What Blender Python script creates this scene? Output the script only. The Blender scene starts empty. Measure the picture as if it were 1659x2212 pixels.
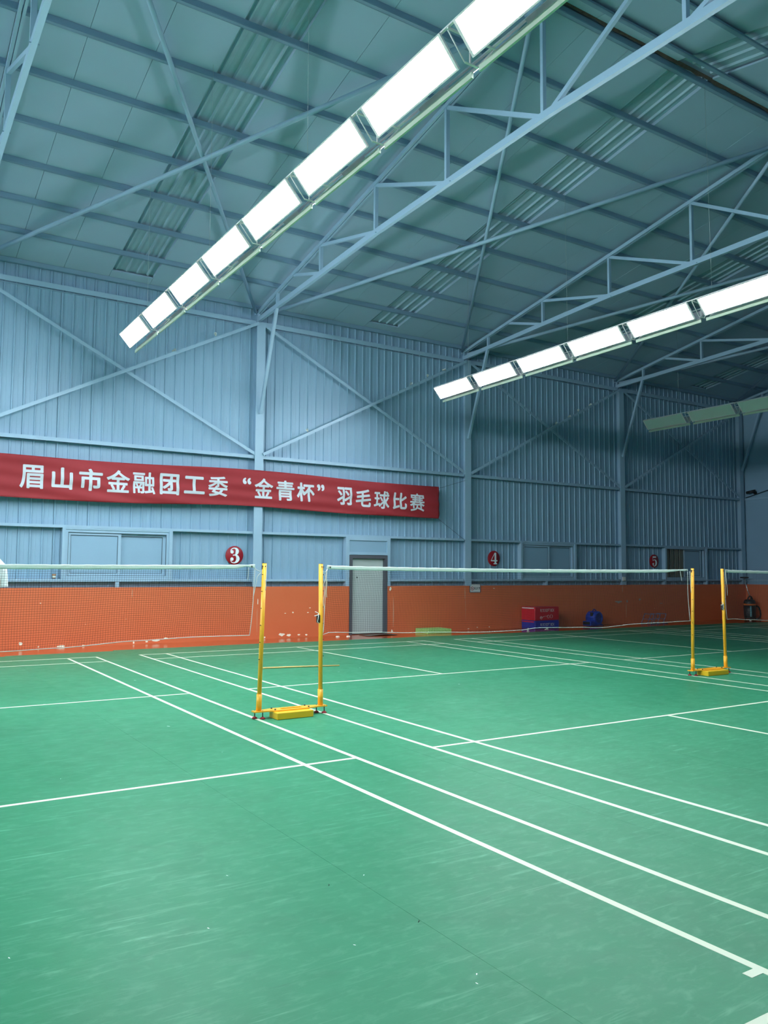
import bpy, math, random
from mathutils import Vector, Matrix

random.seed(7)
scene = bpy.context.scene
COL = scene.collection

# ------------------------------------------------------------------ camera
FPX, W, H = 1750.0, 1659.0, 2212.0
yaw, pitch, roll = 0.56808, 0.072831, 0.006836
fw = Vector((math.sin(yaw) * math.cos(pitch), math.cos(yaw) * math.cos(pitch), math.sin(pitch)))
r0 = Vector((math.cos(yaw), -math.sin(yaw), 0))
u0 = r0.cross(fw)
rr = math.cos(roll) * r0 + math.sin(roll) * u0
uu = -math.sin(roll) * r0 + math.cos(roll) * u0
cam = bpy.data.objects.new('camera', bpy.data.cameras.new('camera'))
COL.objects.link(cam)
cam.matrix_world = Matrix(((rr.x, uu.x, -fw.x, -4.0784), (rr.y, uu.y, -fw.y, -7.6028), (rr.z, uu.z, -fw.z, 1.4819), (0, 0, 0, 1)))
cam.data.sensor_fit = 'VERTICAL'
cam.data.sensor_height = 36.0
cam.data.sensor_width = 36.0
cam.data.lens = 36.0 * FPX / H
cam.data.clip_start = 0.05
cam.data.clip_end = 200
scene.camera = cam

# ------------------------------------------------------------------ world, exposure
world = bpy.data.worlds.new('world')
scene.world = world
world.use_nodes = True
world.node_tree.nodes['Background'].inputs[0].default_value = (0.6, 0.75, 0.9, 1)
world.node_tree.nodes['Background'].inputs[1].default_value = 0.15
vs = scene.view_settings
vs.view_transform = 'Standard'
vs.look = 'None'
vs.gamma = 1.0
vs.use_curve_mapping = False
vs.exposure = 0.65
LED = 41.0                       # radiance of the lit LED diffusers
LED_COL = (0.92, 0.99, 1.05, 1)

# ------------------------------------------------------------------ helpers
def srgb(r, g, b):
    def f(c):
        c /= 255.0
        return c / 12.92 if c <= 0.04045 else ((c + 0.055) / 1.055) ** 2.4
    return (f(r), f(g), f(b), 1.0)

def mat(name, col, rough=0.5, metal=0.0, var=0.06, scale=3.0, bump=0.0, bscale=60.0, spec=0.5, emit=None, estr=0.0):
    m = bpy.data.materials.new(name)
    m.use_nodes = True
    nt = m.node_tree
    b = nt.nodes['Principled BSDF']
    b.inputs['Roughness'].default_value = rough
    b.inputs['Metallic'].default_value = metal
    b.inputs['Specular IOR Level'].default_value = spec
    if emit:
        b.inputs['Emission Color'].default_value = emit
        b.inputs['Emission Strength'].default_value = estr
    tc = nt.nodes.new('ShaderNodeTexCoord')
    n = nt.nodes.new('ShaderNodeTexNoise')
    n.inputs['Scale'].default_value = scale
    n.inputs['Detail'].default_value = 4
    nt.links.new(tc.outputs['Object'], n.inputs['Vector'])
    mx = nt.nodes.new('ShaderNodeMix')
    mx.data_type = 'RGBA'
    mx.inputs['A'].default_value = tuple(max(0, c * (1 - var)) for c in col[:3]) + (1,)
    mx.inputs['B'].default_value = tuple(min(1, c * (1 + var)) for c in col[:3]) + (1,)
    nt.links.new(n.outputs['Fac'], mx.inputs['Factor'])
    nt.links.new(mx.outputs['Result'], b.inputs['Base Color'])
    if bump:
        n2 = nt.nodes.new('ShaderNodeTexNoise')
        n2.inputs['Scale'].default_value = bscale
        n2.inputs['Detail'].default_value = 3
        nt.links.new(tc.outputs['Object'], n2.inputs['Vector'])
        bp = nt.nodes.new('ShaderNodeBump')
        bp.inputs['Strength'].default_value = bump
        bp.inputs['Distance'].default_value = 0.01
        nt.links.new(n2.outputs['Fac'], bp.inputs['Height'])
        nt.links.new(bp.outputs['Normal'], b.inputs['Normal'])
    return m

class B:
    """collects boxes, bars, tubes and lathes into one mesh"""
    def __init__(s):
        s.v, s.f, s.sm = [], [], []
    def add(s, vs_, fs, smooth=False):
        o = len(s.v)
        s.v += [tuple(p) for p in vs_]
        s.f += [tuple(i + o for i in f) for f in fs]
        s.sm += [smooth] * len(fs)
        return s
    def box(s, x0, x1, y0, y1, z0, z1):
        return s.add([(x0, y0, z0), (x1, y0, z0), (x1, y1, z0), (x0, y1, z0), (x0, y0, z1), (x1, y0, z1), (x1, y1, z1), (x0, y1, z1)],
                     [(3, 2, 1, 0), (4, 5, 6, 7), (0, 1, 5, 4), (1, 2, 6, 5), (2, 3, 7, 6), (3, 0, 4, 7)])
    def bbox(s, x0, x1, y0, y1, z0, z1, c):
        """box with chamfered edges"""
        X, Y, Z = (x0, x1), (y0, y1), (z0, z1)
        vs_, idx = [], {}
        for i in (0, 1):
            for j in (0, 1):
                for k in (0, 1):
                    sx, sy, sz = (c if i == 0 else -c), (c if j == 0 else -c), (c if k == 0 else -c)
                    for a, p in (('x', (X[i], Y[j] + sy, Z[k] + sz)), ('y', (X[i] + sx, Y[j], Z[k] + sz)), ('z', (X[i] + sx, Y[j] + sy, Z[k]))):
                        idx[(i, j, k, a)] = len(vs_)
                        vs_.append(p)
        g = lambda *q: idx[q]
        fs = []
        for i in (0, 1):
            a = [g(i, 0, 0, 'x'), g(i, 1, 0, 'x'), g(i, 1, 1, 'x'), g(i, 0, 1, 'x')]
            fs.append(a if i else a[::-1])
            a = [g(0, i, 0, 'y'), g(0, i, 1, 'y'), g(1, i, 1, 'y'), g(1, i, 0, 'y')]
            fs.append(a if i else a[::-1])
            a = [g(0, 0, i, 'z'), g(1, 0, i, 'z'), g(1, 1, i, 'z'), g(0, 1, i, 'z')]
            fs.append(a if i else a[::-1])
        for i in (0, 1):
            for j in (0, 1):
                fs.append([g(i, j, 0, 'x'), g(i, j, 1, 'x'), g(i, j, 1, 'y'), g(i, j, 0, 'y')])
                fs.append([g(i, 0, j, 'x'), g(i, 1, j, 'x'), g(i, 1, j, 'z'), g(i, 0, j, 'z')])
                fs.append([g(0, i, j, 'y'), g(1, i, j, 'y'), g(1, i, j, 'z'), g(0, i, j, 'z')])
                for k in (0, 1):
                    fs.append([g(i, j, k, 'x'), g(i, j, k, 'y'), g(i, j, k, 'z')])
        return s.add(vs_, fs)
    def beam(s, p, q, w, h, up=(0, 0, 1)):
        p, q = Vector(p), Vector(q)
        d = (q - p).normalized()
        sd = d.cross(Vector(up))
        if sd.length < 1e-4:
            sd = d.cross(Vector((1, 0, 0)))
        sd.normalize()
        n = sd.cross(d)
        a, b = sd * (w / 2), n * (h / 2)
        vs_ = [p - a - b, p + a - b, p + a + b, p - a + b, q - a - b, q + a - b, q + a + b, q - a + b]
        return s.add(vs_, [(0, 1, 2, 3), (7, 6, 5, 4), (0, 4, 5, 1), (1, 5, 6, 2), (2, 6, 7, 3), (3, 7, 4, 0)])
    def tube(s, path, r, n=8, caps=True):
        P = [Vector(p) for p in path]
        R = r if isinstance(r, (list, tuple)) else [r] * len(P)
        vs_, fs = [], []
        prev = None
        for i, p in enumerate(P):
            d = (P[min(i + 1, len(P) - 1)] - P[max(i - 1, 0)]).normalized()
            if prev is None:
                a = d.orthogonal().normalized()
            else:
                a = prev - d * prev.dot(d)
                a = a.normalized() if a.length > 1e-6 else d.orthogonal().normalized()
            prev = a
            b = d.cross(a)
            for k in range(n):
                t = 2 * math.pi * k / n
                vs_.append(p + (a * math.cos(t) + b * math.sin(t)) * R[i])
        for i in range(len(P) - 1):
            for k in range(n):
                k2 = (k + 1) % n
                fs.append((i * n + k, i * n + k2, (i + 1) * n + k2, (i + 1) * n + k))
        s.add(vs_, fs, n > 4)
        if caps:
            o = len(s.v) - len(vs_)
            s.f += [tuple(o + k for k in range(n - 1, -1, -1)), tuple(o + (len(P) - 1) * n + k for k in range(n))]
            s.sm += [False, False]
        return s
    def lathe(s, prof, n=20, c=(0, 0, 0), axis='z'):
        vs_, fs = [], []
        for (r, z) in prof:
            for k in range(n):
                t = 2 * math.pi * k / n
                a, b = r * math.cos(t), r * math.sin(t)
                p = (a, b, z) if axis == 'z' else ((a, z, b) if axis == 'y' else (z, a, b))
                vs_.append((p[0] + c[0], p[1] + c[1], p[2] + c[2]))
        for i in range(len(prof) - 1):
            for k in range(n):
                k2 = (k + 1) % n
                f = (i * n + k, i * n + k2, (i + 1) * n + k2, (i + 1) * n + k)
                fs.append(f if axis != 'y' else f[::-1])
        return s.add(vs_, fs, True)
    def mesh(s, name, m):
        me = bpy.data.meshes.new(name)
        me.from_pydata(s.v, [], s.f)
        if m is not None:
            me.materials.append(m)
        me.polygons.foreach_set('use_smooth', s.sm)
        me.update()
        return me

def link(name, data, parent=None, loc=None, rot=None):
    o = bpy.data.objects.new(name, data)
    COL.objects.link(o)
    if parent is not None:
        o.parent = parent
    if loc is not None:
        o.location = loc
    if rot is not None:
        o.rotation_euler = rot
    return o

def obj(name, b, m, parent=None, loc=None, rot=None):
    return link(name, b.mesh(name, m) if isinstance(b, B) else b, parent, loc, rot)

def tag(o, label=None, cat=None, group=None, kind=None):
    if label: o['label'] = label
    if cat: o['category'] = cat
    if group: o['group'] = group
    if kind: o['kind'] = kind
    return o

def thing(name, label, cat, loc=(0, 0, 0), rz=0.0, group=None):
    o = bpy.data.objects.new(name, None)
    COL.objects.link(o)
    o.empty_display_size = 0.1
    o.location = loc
    o.rotation_euler = (0, 0, rz)
    return tag(o, label, cat, group)

def dup(root, loc, label=None, group=None):
    r = root.copy(); COL.objects.link(r); r.location = loc
    if label: r['label'] = label
    if group: r['group'] = group
    for ch in list(root.children):
        c = ch.copy(); COL.objects.link(c); c.parent = r
        for g in list(ch.children):
            d = g.copy(); COL.objects.link(d); d.parent = c
    return r

def text_mesh(body, size, bold=0.0, name='lettering', m=None):
    c = bpy.data.curves.new('lettering', 'FONT')
    c.body = body; c.size = size; c.offset = bold
    o = bpy.data.objects.new('lettering_source', c)
    COL.objects.link(o)
    dg = bpy.context.evaluated_depsgraph_get()
    me = bpy.data.meshes.new_from_object(o.evaluated_get(dg))
    bpy.data.objects.remove(o)
    bpy.data.curves.remove(c)
    me.name = name
    me.materials.clear()
    if m: me.materials.append(m)
    return me

def bounds(me):
    xs = [v.co.x for v in me.vertices]; ys = [v.co.y for v in me.vertices]
    return min(xs), max(xs), min(ys), max(ys)

# ------------------------------------------------------------------ materials
M = {}
M['wall'] = mat('blue wall sheet paint', srgb(135, 170, 194), 0.5, var=0.05, scale=1.3, bump=0.03, bscale=8)
M['steel'] = mat('blue steel paint', srgb(150, 182, 204), 0.45, var=0.05, scale=3)
M['ceil'] = mat('teal ceiling panel paint', srgb(155, 183, 204), 0.7, var=0.05, scale=1.2, bump=0.05, bscale=5)
M['purlin'] = mat('blue grey purlin paint', srgb(120, 150, 174), 0.5, var=0.08, scale=2)
M['sky'] = mat('teal corrugated roof sheet', srgb(146, 176, 192), 0.6, var=0.12, scale=4)
M['dark'] = mat('dark gap', srgb(38, 44, 46), 0.9)
M['rust'] = mat('brown torn insulation', srgb(104, 88, 78), 0.95, var=0.4, scale=20)
M['white'] = mat('white net tape', srgb(222, 236, 226), 0.8, var=0.06, scale=30, bump=0.2, bscale=70)
M['cordw'] = mat('white cord', srgb(215, 220, 214), 0.8)
M['cord'] = mat('dark net cord', srgb(40, 36, 40), 0.85)
M['yellow'] = mat('amber post paint', srgb(244, 176, 44), 0.35, var=0.05)
M['yellow2'] = mat('yellow weight paint', srgb(232, 184, 34), 0.4, var=0.06)
M['pad'] = mat('red rubber foot', srgb(150, 34, 44), 0.7)
M['metal'] = mat('dark steel bolt', srgb(60, 62, 62), 0.4, metal=0.6)
M['wire'] = mat('galvanised wire', srgb(170, 184, 184), 0.4)
M['shadow_line'] = mat('dark blue window gasket', srgb(62, 84, 98), 0.7)  # dark tone standing in for the shade in the window recesses
M['black'] = mat('black plastic', srgb(22, 24, 28), 0.45)
M['line'] = mat('white court line paint', srgb(214, 222, 198), 0.6, var=0.03, scale=14)
M['tray'] = mat('white luminaire tray', srgb(250, 240, 240), 0.5)
M['trayback'] = mat('grey luminaire back', srgb(242, 224, 230), 0.5, var=0.10, scale=12)
M['edge'] = mat('pale green acrylic edge', srgb(214, 226, 206), 0.4)
M['led'] = mat('lit diffuser', srgb(235, 240, 236), 0.5, emit=LED_COL, estr=LED)
M['ledoff'] = mat('unlit diffuser', srgb(222, 234, 224), 0.45)
M['banner'] = mat('red banner cloth', srgb(150, 36, 44), 0.7, var=0.05, scale=6, bump=0.05, bscale=200)
M['print'] = mat('white banner print', srgb(196, 205, 212), 0.7)
M['disc'] = mat('dark red sign disc', srgb(150, 18, 34), 0.45)
M['digit'] = mat('white sign digit', srgb(225, 238, 242), 0.5)
M['door'] = mat('pale grey door leaf', srgb(176, 190, 188), 0.45, var=0.04)
M['doorframe'] = mat('dark grey door frame', srgb(82, 86, 94), 0.45)
M['blind'] = mat('grey brown blind', srgb(120, 122, 112), 0.7)
M['plate'] = mat('white sign plate', srgb(206, 212, 212), 0.5)
M['ink'] = mat('black sign ink', srgb(28, 32, 40), 0.6)
M['ring'] = mat('red sign ring', srgb(170, 40, 44), 0.5)
M['plaster'] = mat('bare pale plaster', srgb(244, 242, 222), 0.9, var=0.12, scale=60)
M['crack'] = mat('worn pale paint', srgb(206, 160, 130), 0.9, var=0.1, scale=60)
M['gpatch'] = mat('grey plaster scrape', srgb(168, 164, 150), 0.9, var=0.15, scale=50)
M['red'] = mat('red vinyl', srgb(190, 24, 42), 0.45, var=0.08, scale=10)
M['blue'] = mat('blue vinyl', srgb(34, 48, 150), 0.45, var=0.08, scale=10)
M['navy'] = mat('blue blower plastic', srgb(28, 58, 158), 0.4)
M['bluegrey'] = mat('blue grey tube', srgb(92, 104, 140), 0.5)
M['silver'] = mat('silver tube', srgb(190, 196, 196), 0.3, metal=0.7)
M['orangep'] = mat('orange plastic band', srgb(206, 106, 40), 0.5)
M['wood'] = mat('pale bamboo stick', srgb(206, 178, 110), 0.6, var=0.15, scale=20)
M['feather'] = mat('white feather', srgb(232, 240, 236), 0.8)
M['fleck'] = mat('black fleck', srgb(26, 28, 28), 0.8)
M['cork'] = mat('pale cork', srgb(226, 220, 196), 0.7)
M['shirt'] = mat('white shirt cotton', srgb(232, 240, 240), 0.85, bump=0.1, bscale=40)
M['skin'] = mat('skin', srgb(196, 148, 120), 0.5)
M['shorts'] = mat('dark shorts', srgb(28, 40, 44), 0.8)
M['hair'] = mat('black hair', srgb(20, 18, 18), 0.6)
M['matgrey'] = mat('worn grey brown mat', srgb(96, 84, 74), 0.6, var=0.2, scale=8)
M['cup'] = mat('brown paper cup', srgb(150, 116, 86), 0.6)
M['sticker'] = mat('pale blue sticker', srgb(140, 214, 226), 0.5)

def foam():
    m = mat('green foam', srgb(120, 200, 90), 0.8)
    nt = m.node_tree
    for n in nt.nodes:
        if n.type == 'TEX_NOISE': n.inputs['Scale'].default_value = 45
        if n.type == 'MIX':
            n.inputs['A'].default_value = srgb(92, 150, 62); n.inputs['B'].default_value = srgb(190, 244, 150)
    return m
M['foam'] = foam()

def floor_mat():
    m = bpy.data.materials.new('green court mat')
    m.use_nodes = True
    nt = m.node_tree; L = nt.links
    b = nt.nodes['Principled BSDF']
    geo = nt.nodes.new('ShaderNodeNewGeometry')
    def noise(scale, detail=5, sx=1, sy=1, rot=0, rough=0.55, dist=0.0):
        mp = nt.nodes.new('ShaderNodeMapping')
        mp.inputs['Scale'].default_value = (sx, sy, 1)
        mp.inputs['Rotation'].default_value = (0, 0, rot)
        L.new(geo.outputs['Position'], mp.inputs['Vector'])
        n = nt.nodes.new('ShaderNodeTexNoise')
        n.inputs['Scale'].default_value = scale
        n.inputs['Detail'].default_value = detail
        n.inputs['Roughness'].default_value = rough
        n.inputs['Distortion'].default_value = dist
        L.new(mp.outputs['Vector'], n.inputs['Vector'])
        return n.outputs['Fac']
    def ramp(fac, a, c):
        r = nt.nodes.new('ShaderNodeMapRange')
        r.inputs['From Min'].default_value = a; r.inputs['From Max'].default_value = c
        L.new(fac, r.inputs['Value'])
        return r.outputs['Result']
    def mul(a, k):
        n = nt.nodes.new('ShaderNodeMath'); n.operation = 'MULTIPLY'
        L.new(a, n.inputs[0])
        if isinstance(k, (int, float)): n.inputs[1].default_value = k
        else: L.new(k, n.inputs[1])
        return n.outputs[0]
    def mixc(f, a, c):
        n = nt.nodes.new('ShaderNodeMix'); n.data_type = 'RGBA'
        if isinstance(a, tuple): n.inputs['A'].default_value = a
        else: L.new(a, n.inputs['A'])
        if isinstance(c, tuple): n.inputs['B'].default_value = c
        else: L.new(c, n.inputs['B'])
        L.new(f, n.inputs['Factor'])
        return n.outputs['Result']
    base = mixc(ramp(noise(0.45, 4), 0.3, 0.7), srgb(43, 126, 89), srgb(53, 138, 101))
    blot = mul(ramp(noise(2.6, 6, dist=0.6), 0.5, 0.72), 0.35)
    c = mixc(blot, base, srgb(40, 112, 80))
    # scuffs: long thin streaks in three directions, thickest where a slow noise says so
    where = ramp(noise(0.8, 3), 0.38, 0.66)
    s1 = mul(ramp(noise(1.0, 6, 1.6, 26, 0.35, 0.7, 0.8), 0.57, 0.74), where)
    s2 = mul(ramp(noise(1.0, 6, 1.2, 22, -0.2, 0.7, 1.2), 0.6, 0.78), where)
    s3 = mul(ramp(noise(1.0, 6, 2.4, 34, 1.2, 0.7, 0.6), 0.62, 0.8), where)
    light = srgb(130, 196, 164)
    c = mixc(mul(s1, 0.75), c, light)
    c = mixc(mul(s2, 0.62), c, light)
    c = mixc(mul(s3, 0.5), c, light)
    mott = mul(ramp(noise(9, 5, 1, 2.2, 0.3, 0.65, 0.5), 0.5, 0.8), 0.20)
    c = mixc(mott, c, light)
    mott2 = mul(ramp(noise(7, 5, 1, 1.8, -0.4, 0.65, 0.5), 0.55, 0.8), 0.30)
    c = mixc(mott2, c, srgb(36, 106, 80))
    d1 = ramp(noise(1.0, 4, 3, 18, 0.9, 0.6, 1.5), 0.7, 0.8)
    c = mixc(mul(d1, 0.35), c, srgb(40, 96, 76))
    L.new(c, b.inputs['Base Color'])
    b.inputs['Specular IOR Level'].default_value = 0.16
    rg = nt.nodes.new('ShaderNodeMapRange')
    rg.inputs['To Min'].default_value = 0.36; rg.inputs['To Max'].default_value = 0.52
    L.new(noise(6, 4), rg.inputs['Value'])
    L.new(rg.outputs['Result'], b.inputs['Roughness'])
    bp = nt.nodes.new('ShaderNodeBump')
    bp.inputs['Strength'].default_value = 0.12; bp.inputs['Distance'].default_value = 0.004
    L.new(noise(38, 3), bp.inputs['Height'])
    L.new(bp.outputs['Normal'], b.inputs['Normal'])
    return m
M['floor'] = floor_mat()

def dado_mat(name, c0, c1, rough, chips):
    m = bpy.data.materials.new(name)
    m.use_nodes = True
    nt = m.node_tree; L = nt.links
    b = nt.nodes['Principled BSDF']
    b.inputs['Roughness'].default_value = rough
    geo = nt.nodes.new('ShaderNodeNewGeometry')
    n = nt.nodes.new('ShaderNodeTexNoise'); n.inputs['Scale'].default_value = 1.6; n.inputs['Detail'].default_value = 6
    L.new(geo.outputs['Position'], n.inputs['Vector'])
    mx = nt.nodes.new('ShaderNodeMix'); mx.data_type = 'RGBA'
    mx.inputs['A'].default_value = c0; mx.inputs['B'].default_value = c1
    L.new(n.outputs['Fac'], mx.inputs['Factor'])
    out = mx.outputs['Result']
    if chips:
        n2 = nt.nodes.new('ShaderNodeTexNoise'); n2.inputs['Scale'].default_value = 13; n2.inputs['Detail'].default_value = 3
        L.new(geo.outputs['Position'], n2.inputs['Vector'])
        mr = nt.nodes.new('ShaderNodeMapRange'); mr.inputs['From Min'].default_value = 0.755; mr.inputs['From Max'].default_value = 0.77
        L.new(n2.outputs['Fac'], mr.inputs['Value'])
        m2 = nt.nodes.new('ShaderNodeMix'); m2.data_type = 'RGBA'
        m2.inputs['B'].default_value = srgb(226, 180, 150)
        L.new(mr.outputs['Result'], m2.inputs['Factor']); L.new(out, m2.inputs['A'])
        out = m2.outputs['Result']
    L.new(out, b.inputs['Base Color'])
    n3 = nt.nodes.new('ShaderNodeTexNoise'); n3.inputs['Scale'].default_value = 9
    L.new(geo.outputs['Position'], n3.inputs['Vector'])
    bp = nt.nodes.new('ShaderNodeBump'); bp.inputs['Strength'].default_value = 0.15; bp.inputs['Distance'].default_value = 0.01
    L.new(n3.outputs['Fac'], bp.inputs['Height']); L.new(bp.outputs['Normal'], b.inputs['Normal'])
    return m
M['orange'] = dado_mat('orange wall paint', srgb(206, 104, 62), srgb(216, 114, 72), 0.45, True)
M['oslab'] = dado_mat('orange floor paint', srgb(170, 78, 40), srgb(186, 92, 50), 0.16, False)

# ------------------------------------------------------------------ dimensions
TX = [-2.75, 3.1, 8.93, 14.76, 20.62]       # column and truss lines
YF = 8.75                                    # face of the columns
DADO = 1.125
YR = -0.2                                    # ridge
XL, XR, YB = -21.0, 20.82, -9.35
def zt(y):                                   # centre of the top chord
    return 7.42 + 0.1915 * (7.93 - (y if y >= YR else 2 * YR - y))
def zc(y):                                   # underside of the ceiling panels
    return zt(y) + 0.118
def zb(y):                                   # centre of the bottom chord
    y = y if y >= YR else 2 * YR - y
    return 7.07 + (8.95 - y) * 0.0502 if y > 3.97 else 7.32 + (3.97 - y) * 0.0195
SL = math.atan(0.1915)

# ------------------------------------------------------------------ floor
fl = tag(obj('floor', B().box(XL, XR, YB, 9.1, -0.25, -0.006), M['dark']), kind='structure')
obj('painted_strip', B().box(XL, XR, 7.0, 9.05, -0.006, -0.003), M['oslab'], fl)
x = -20.32
ends = {-2.02: 7.56, -0.19: 7.70, 1.64: 7.72, 3.47: 7.63, 5.30: 7.62, 7.13: 7.56, 8.96: 7.50, 10.79: 7.44, 12.62: 7.5, 14.45: 7.54, 16.28: 7.36, 18.11: 7.28}
while x < XR - 0.1:
    x1 = min(x + 1.83, XR)
    e = ends.get(round(x, 2), 7.46)
    obj('court_mat', B().box(x + 0.0008, x1 - 0.0008, YB, e, -0.006, 0.0), M['floor'], fl)
    x = round(x + 1.83, 2)
T = 0.04
def lines(X0, marks=False):
    R = []
    for a in (0, 0.46, 5.60, 6.06):
        R.append((X0 + a, X0 + a + T, -6.70, 6.70))
    for s in (1, -1):
        for y0, y1 in ((6.66, 6.70), (5.90, 5.94), (1.94, 1.98)):
            a, c = (y0, y1) if s > 0 else (-y1, -y0)
            R.append((X0, X0 + 6.1, a, c))
        a, c = (1.98, 6.70) if s > 0 else (-6.70, -1.98)
        R.append((X0 + 3.03, X0 + 3.07, a, c))
    for k, (a, c, y0, y1) in enumerate(R):
        obj('court_line', B().box(a, c, y0, y1, 0.0, 0.0012 + 0.00008 * (k > 3) + 0.00004 * (k % 4)), M['line'], fl)
for X0 in (-6.797, 0.0, 6.883, 13.55):
    lines(X0)
obj('court_line', B().box(-1.265, -1.190, -5.73, -5.69, 0.0, 0.0012), M['line'], fl)

# ------------------------------------------------------------------ walls
eave = zc(8.95)
wb = tag(obj('wall_back', B().box(XL, XR + 0.2, 8.975, 9.1, -0.25, eave + 0.1), M['wall']), kind='structure')
d1 = obj('painted_dado', B().box(XL, 5.43, 8.775, 8.975, -0.006, DADO).box(6.49, XR, 8.775, 8.975, -0.006, DADO), M['orange'], wb)
# ribbed wall sheets: one strip per rib
P = 0.209
def sheet(z0, z1):
    b = B()
    prof = [(0.0, 8.945), (0.009, 8.922), (0.030, 8.922), (0.039, 8.945), (0.118, 8.945), (0.122, 8.942), (0.126, 8.945), (P, 8.945)]
    n = len(prof)
    vs_ = [(px, py, z0) for px, py in prof] + [(px, py, z1) for px, py in prof]
    fs = [(i, i + 1, n + i + 1, n + i) for i in range(n - 1)]
    return b.add(vs_, fs)
up = sheet(2.3, eave - 0.025).mesh('wall_panel', M['wall'])
lo = sheet(1.12, 2.3).mesh('wall_panel', M['wall'])
x = -2.95
while x < XR - 0.15:
    ox = x + random.uniform(-0.004, 0.004)
    link('wall_panel', up, wb, (ox, random.uniform(-0.002, 0.002), 0))
    if not (5.25 < x < 6.45):
        link('wall_panel', lo, wb, (ox, random.uniform(-0.002, 0.002), 0))
    x += P
wl = tag(obj('wall_left', B().box(XL - 0.15, XL, YB, 9.1, -0.25, 9.4), M['wall']), kind='structure')
obj('painted_dado', B().box(XL, XL + 0.1, YB, 8.775, -0.006, DADO), M['orange'], wl)
wf = tag(obj('wall_front', B().box(XL, XR, YB - 0.15, YB, -0.25, eave + 0.15), M['wall']), kind='structure')
obj('painted_dado', B().box(XL + 0.1, XR, YB, YB + 0.1, -0.006, DADO), M['orange'], wf)
wr = tag(obj('wall_right', B().box(XR, XR + 0.15, YB, 8.975, -0.25, 9.5), M['wall']), kind='structure')
obj('painted_dado', B().box(XR - 0.1, XR, YB + 0.1, 8.775, -0.006, DADO), M['orange'], wr)
for z in (1.26, 3.97, 6.9):
    obj('girt', B().box(XR - 0.05, XR, YB, 8.9, z - 0.03, z + 0.03), M['steel'], wr)
# girts between the columns
def girt(x0, x1, z, h=0.07, y0=8.795):
    b = B().box(x0, x1, y0, 8.93, z + h / 2 - 0.012, z + h / 2)          # top flange
    b.box(x0, x1, y0, y0 + 0.012, z - h / 2, z + h / 2 - 0.012)          # web seen from the hall
    b.box(x0, x1, y0 + 0.09, 8.93, z - h / 2 - 0.006, z - h / 2)
    return obj('girt', b, M['steel'], wb)
bays = list(zip(TX[:-1], TX[1:]))
for a, c in [(-8.6, -2.75)] + bays:
    for z, h in ((6.95, 0.10), (3.965, 0.075), (2.30, 0.055), (1.265, 0.05)):
        if z == 1.265 and a == 3.1:
            girt(a + 0.1, 5.40, z, h); girt(6.52, c - 0.1, z, h)
        else:
            girt(a + 0.1, c - 0.1, z, h)
for sx in (0.14, 11.72, 16.68, 18.72):
    obj('stud', B().box(sx - 0.035, sx + 0.035, 8.80, 8.93, DADO, 1.235), M['steel'], wb)
# worn spots of the orange wall
patches = [(3.72, 0.07, 0.078, 0.04), (3.89, 0.053, 0.057, 0.031), (4.14, 0.055, 0.046, 0.02), (4.33, 0.047, 0.035, 0.021), (3.3, 0.025, 0.044, 0.02), (-1.59, 0.099, 0.048, 0.034), (-0.87, 0.02, 0.083, 0.025), (-0.47, 0.015, 0.034, 0.013), (0.49, 0.031, 0.018, 0.027), (0.75, 0.038, 0.028, 0.018), (0.93, 0.05, 0.085, 0.023), (1.13, 0.088, 0.048, 0.019), (-1.28, 0.026, 0.016, 0.017), (6.57, 1.055, 0.033, 0.06), (14.53, 0.633, 0.177, 0.034), (14.9, 0.641, 0.04, 0.041), (15.46, 0.688, 0.051, 0.034), (16.42, 0.564, 0.086, 0.014), (3.8, 0.534, 0.023, 0.01), (4.41, 0.645, 0.023, 0.01), (4.36, 0.542, 0.023, 0.01), (3.99, 0.55, 0.023, 0.02), (-1.27, 0.836, 0.016, 0.009), (9.15, 1.055, 0.03, 0.012), (9.8, 1.051, 0.031, 0.012), (8.33, 0.041, 0.044, 0.012), (8.95, 0.033, 0.03, 0.012), (9.24, 0.059, 0.023, 0.012), (9.64, 0.059, 0.023, 0.014), (6.62, 0.053, 0.033, 0.033), (6.66, 0.526, 0.011, 0.45), (0.43, 1.0, 0.008, 0.11), (8.84, 0.951, 0.012, 0.16), (8.86, 0.5, 0.006, 0.33), (14.71, 1.01, 0.016, 0.10), (14.86, 0.384, 0.012, 0.217), (3.14, 0.798, 0.010, 0.07), (3.13, 0.4, 0.006, 0.25)]
for px, pz, pw, ph in patches:
    n = 12
    pts = []
    for k in range(n):
        t = 2 * math.pi * k / n
        q = random.uniform(0.6, 1.1)
        dz = -0.35 * ph * math.cos(math.pi * math.cos(t)) if pw > 0.15 else 0
        pts.append((px + pw * math.cos(t) * q, pz + ph * math.sin(t) * q + dz))
    b = B().add([(a, 8.772, c) for a, c in pts] + [(a, 8.7755, c) for a, c in pts],
                [tuple(range(n))] + [(k, n + k, n + (k + 1) % n, (k + 1) % n) for k in range(n)])
    obj('worn_patch', b, M['gpatch'] if px > 14.5 and pz > 0.5 and pz < 0.7 else (M['crack'] if ph > 0.09 else M['plaster']), wb)

# ------------------------------------------------------------------ columns
for i, tx in enumerate(TX):
    b = B().box(tx - 0.10, tx + 0.10, YF, YF + 0.014, DADO, 6.98).box(tx - 0.10, tx + 0.10, 8.95, 8.964, DADO, 6.98).box(tx - 0.006, tx + 0.006, YF + 0.014, 8.95, DADO, 6.98)
    lab = ['blue steel wall column beyond the first end of the red banner', 'blue steel wall column crossed by the red banner beside the sign numbered three',
           'blue steel wall column above the no-smoking plate', 'blue steel wall column carrying a small white junction box', 'blue steel wall column in the corner above the vacuum cleaner'][i]
    o = tag(obj('column', b, M['steel']), lab, 'column', 'steel columns along the far wall', 'thing')

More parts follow.
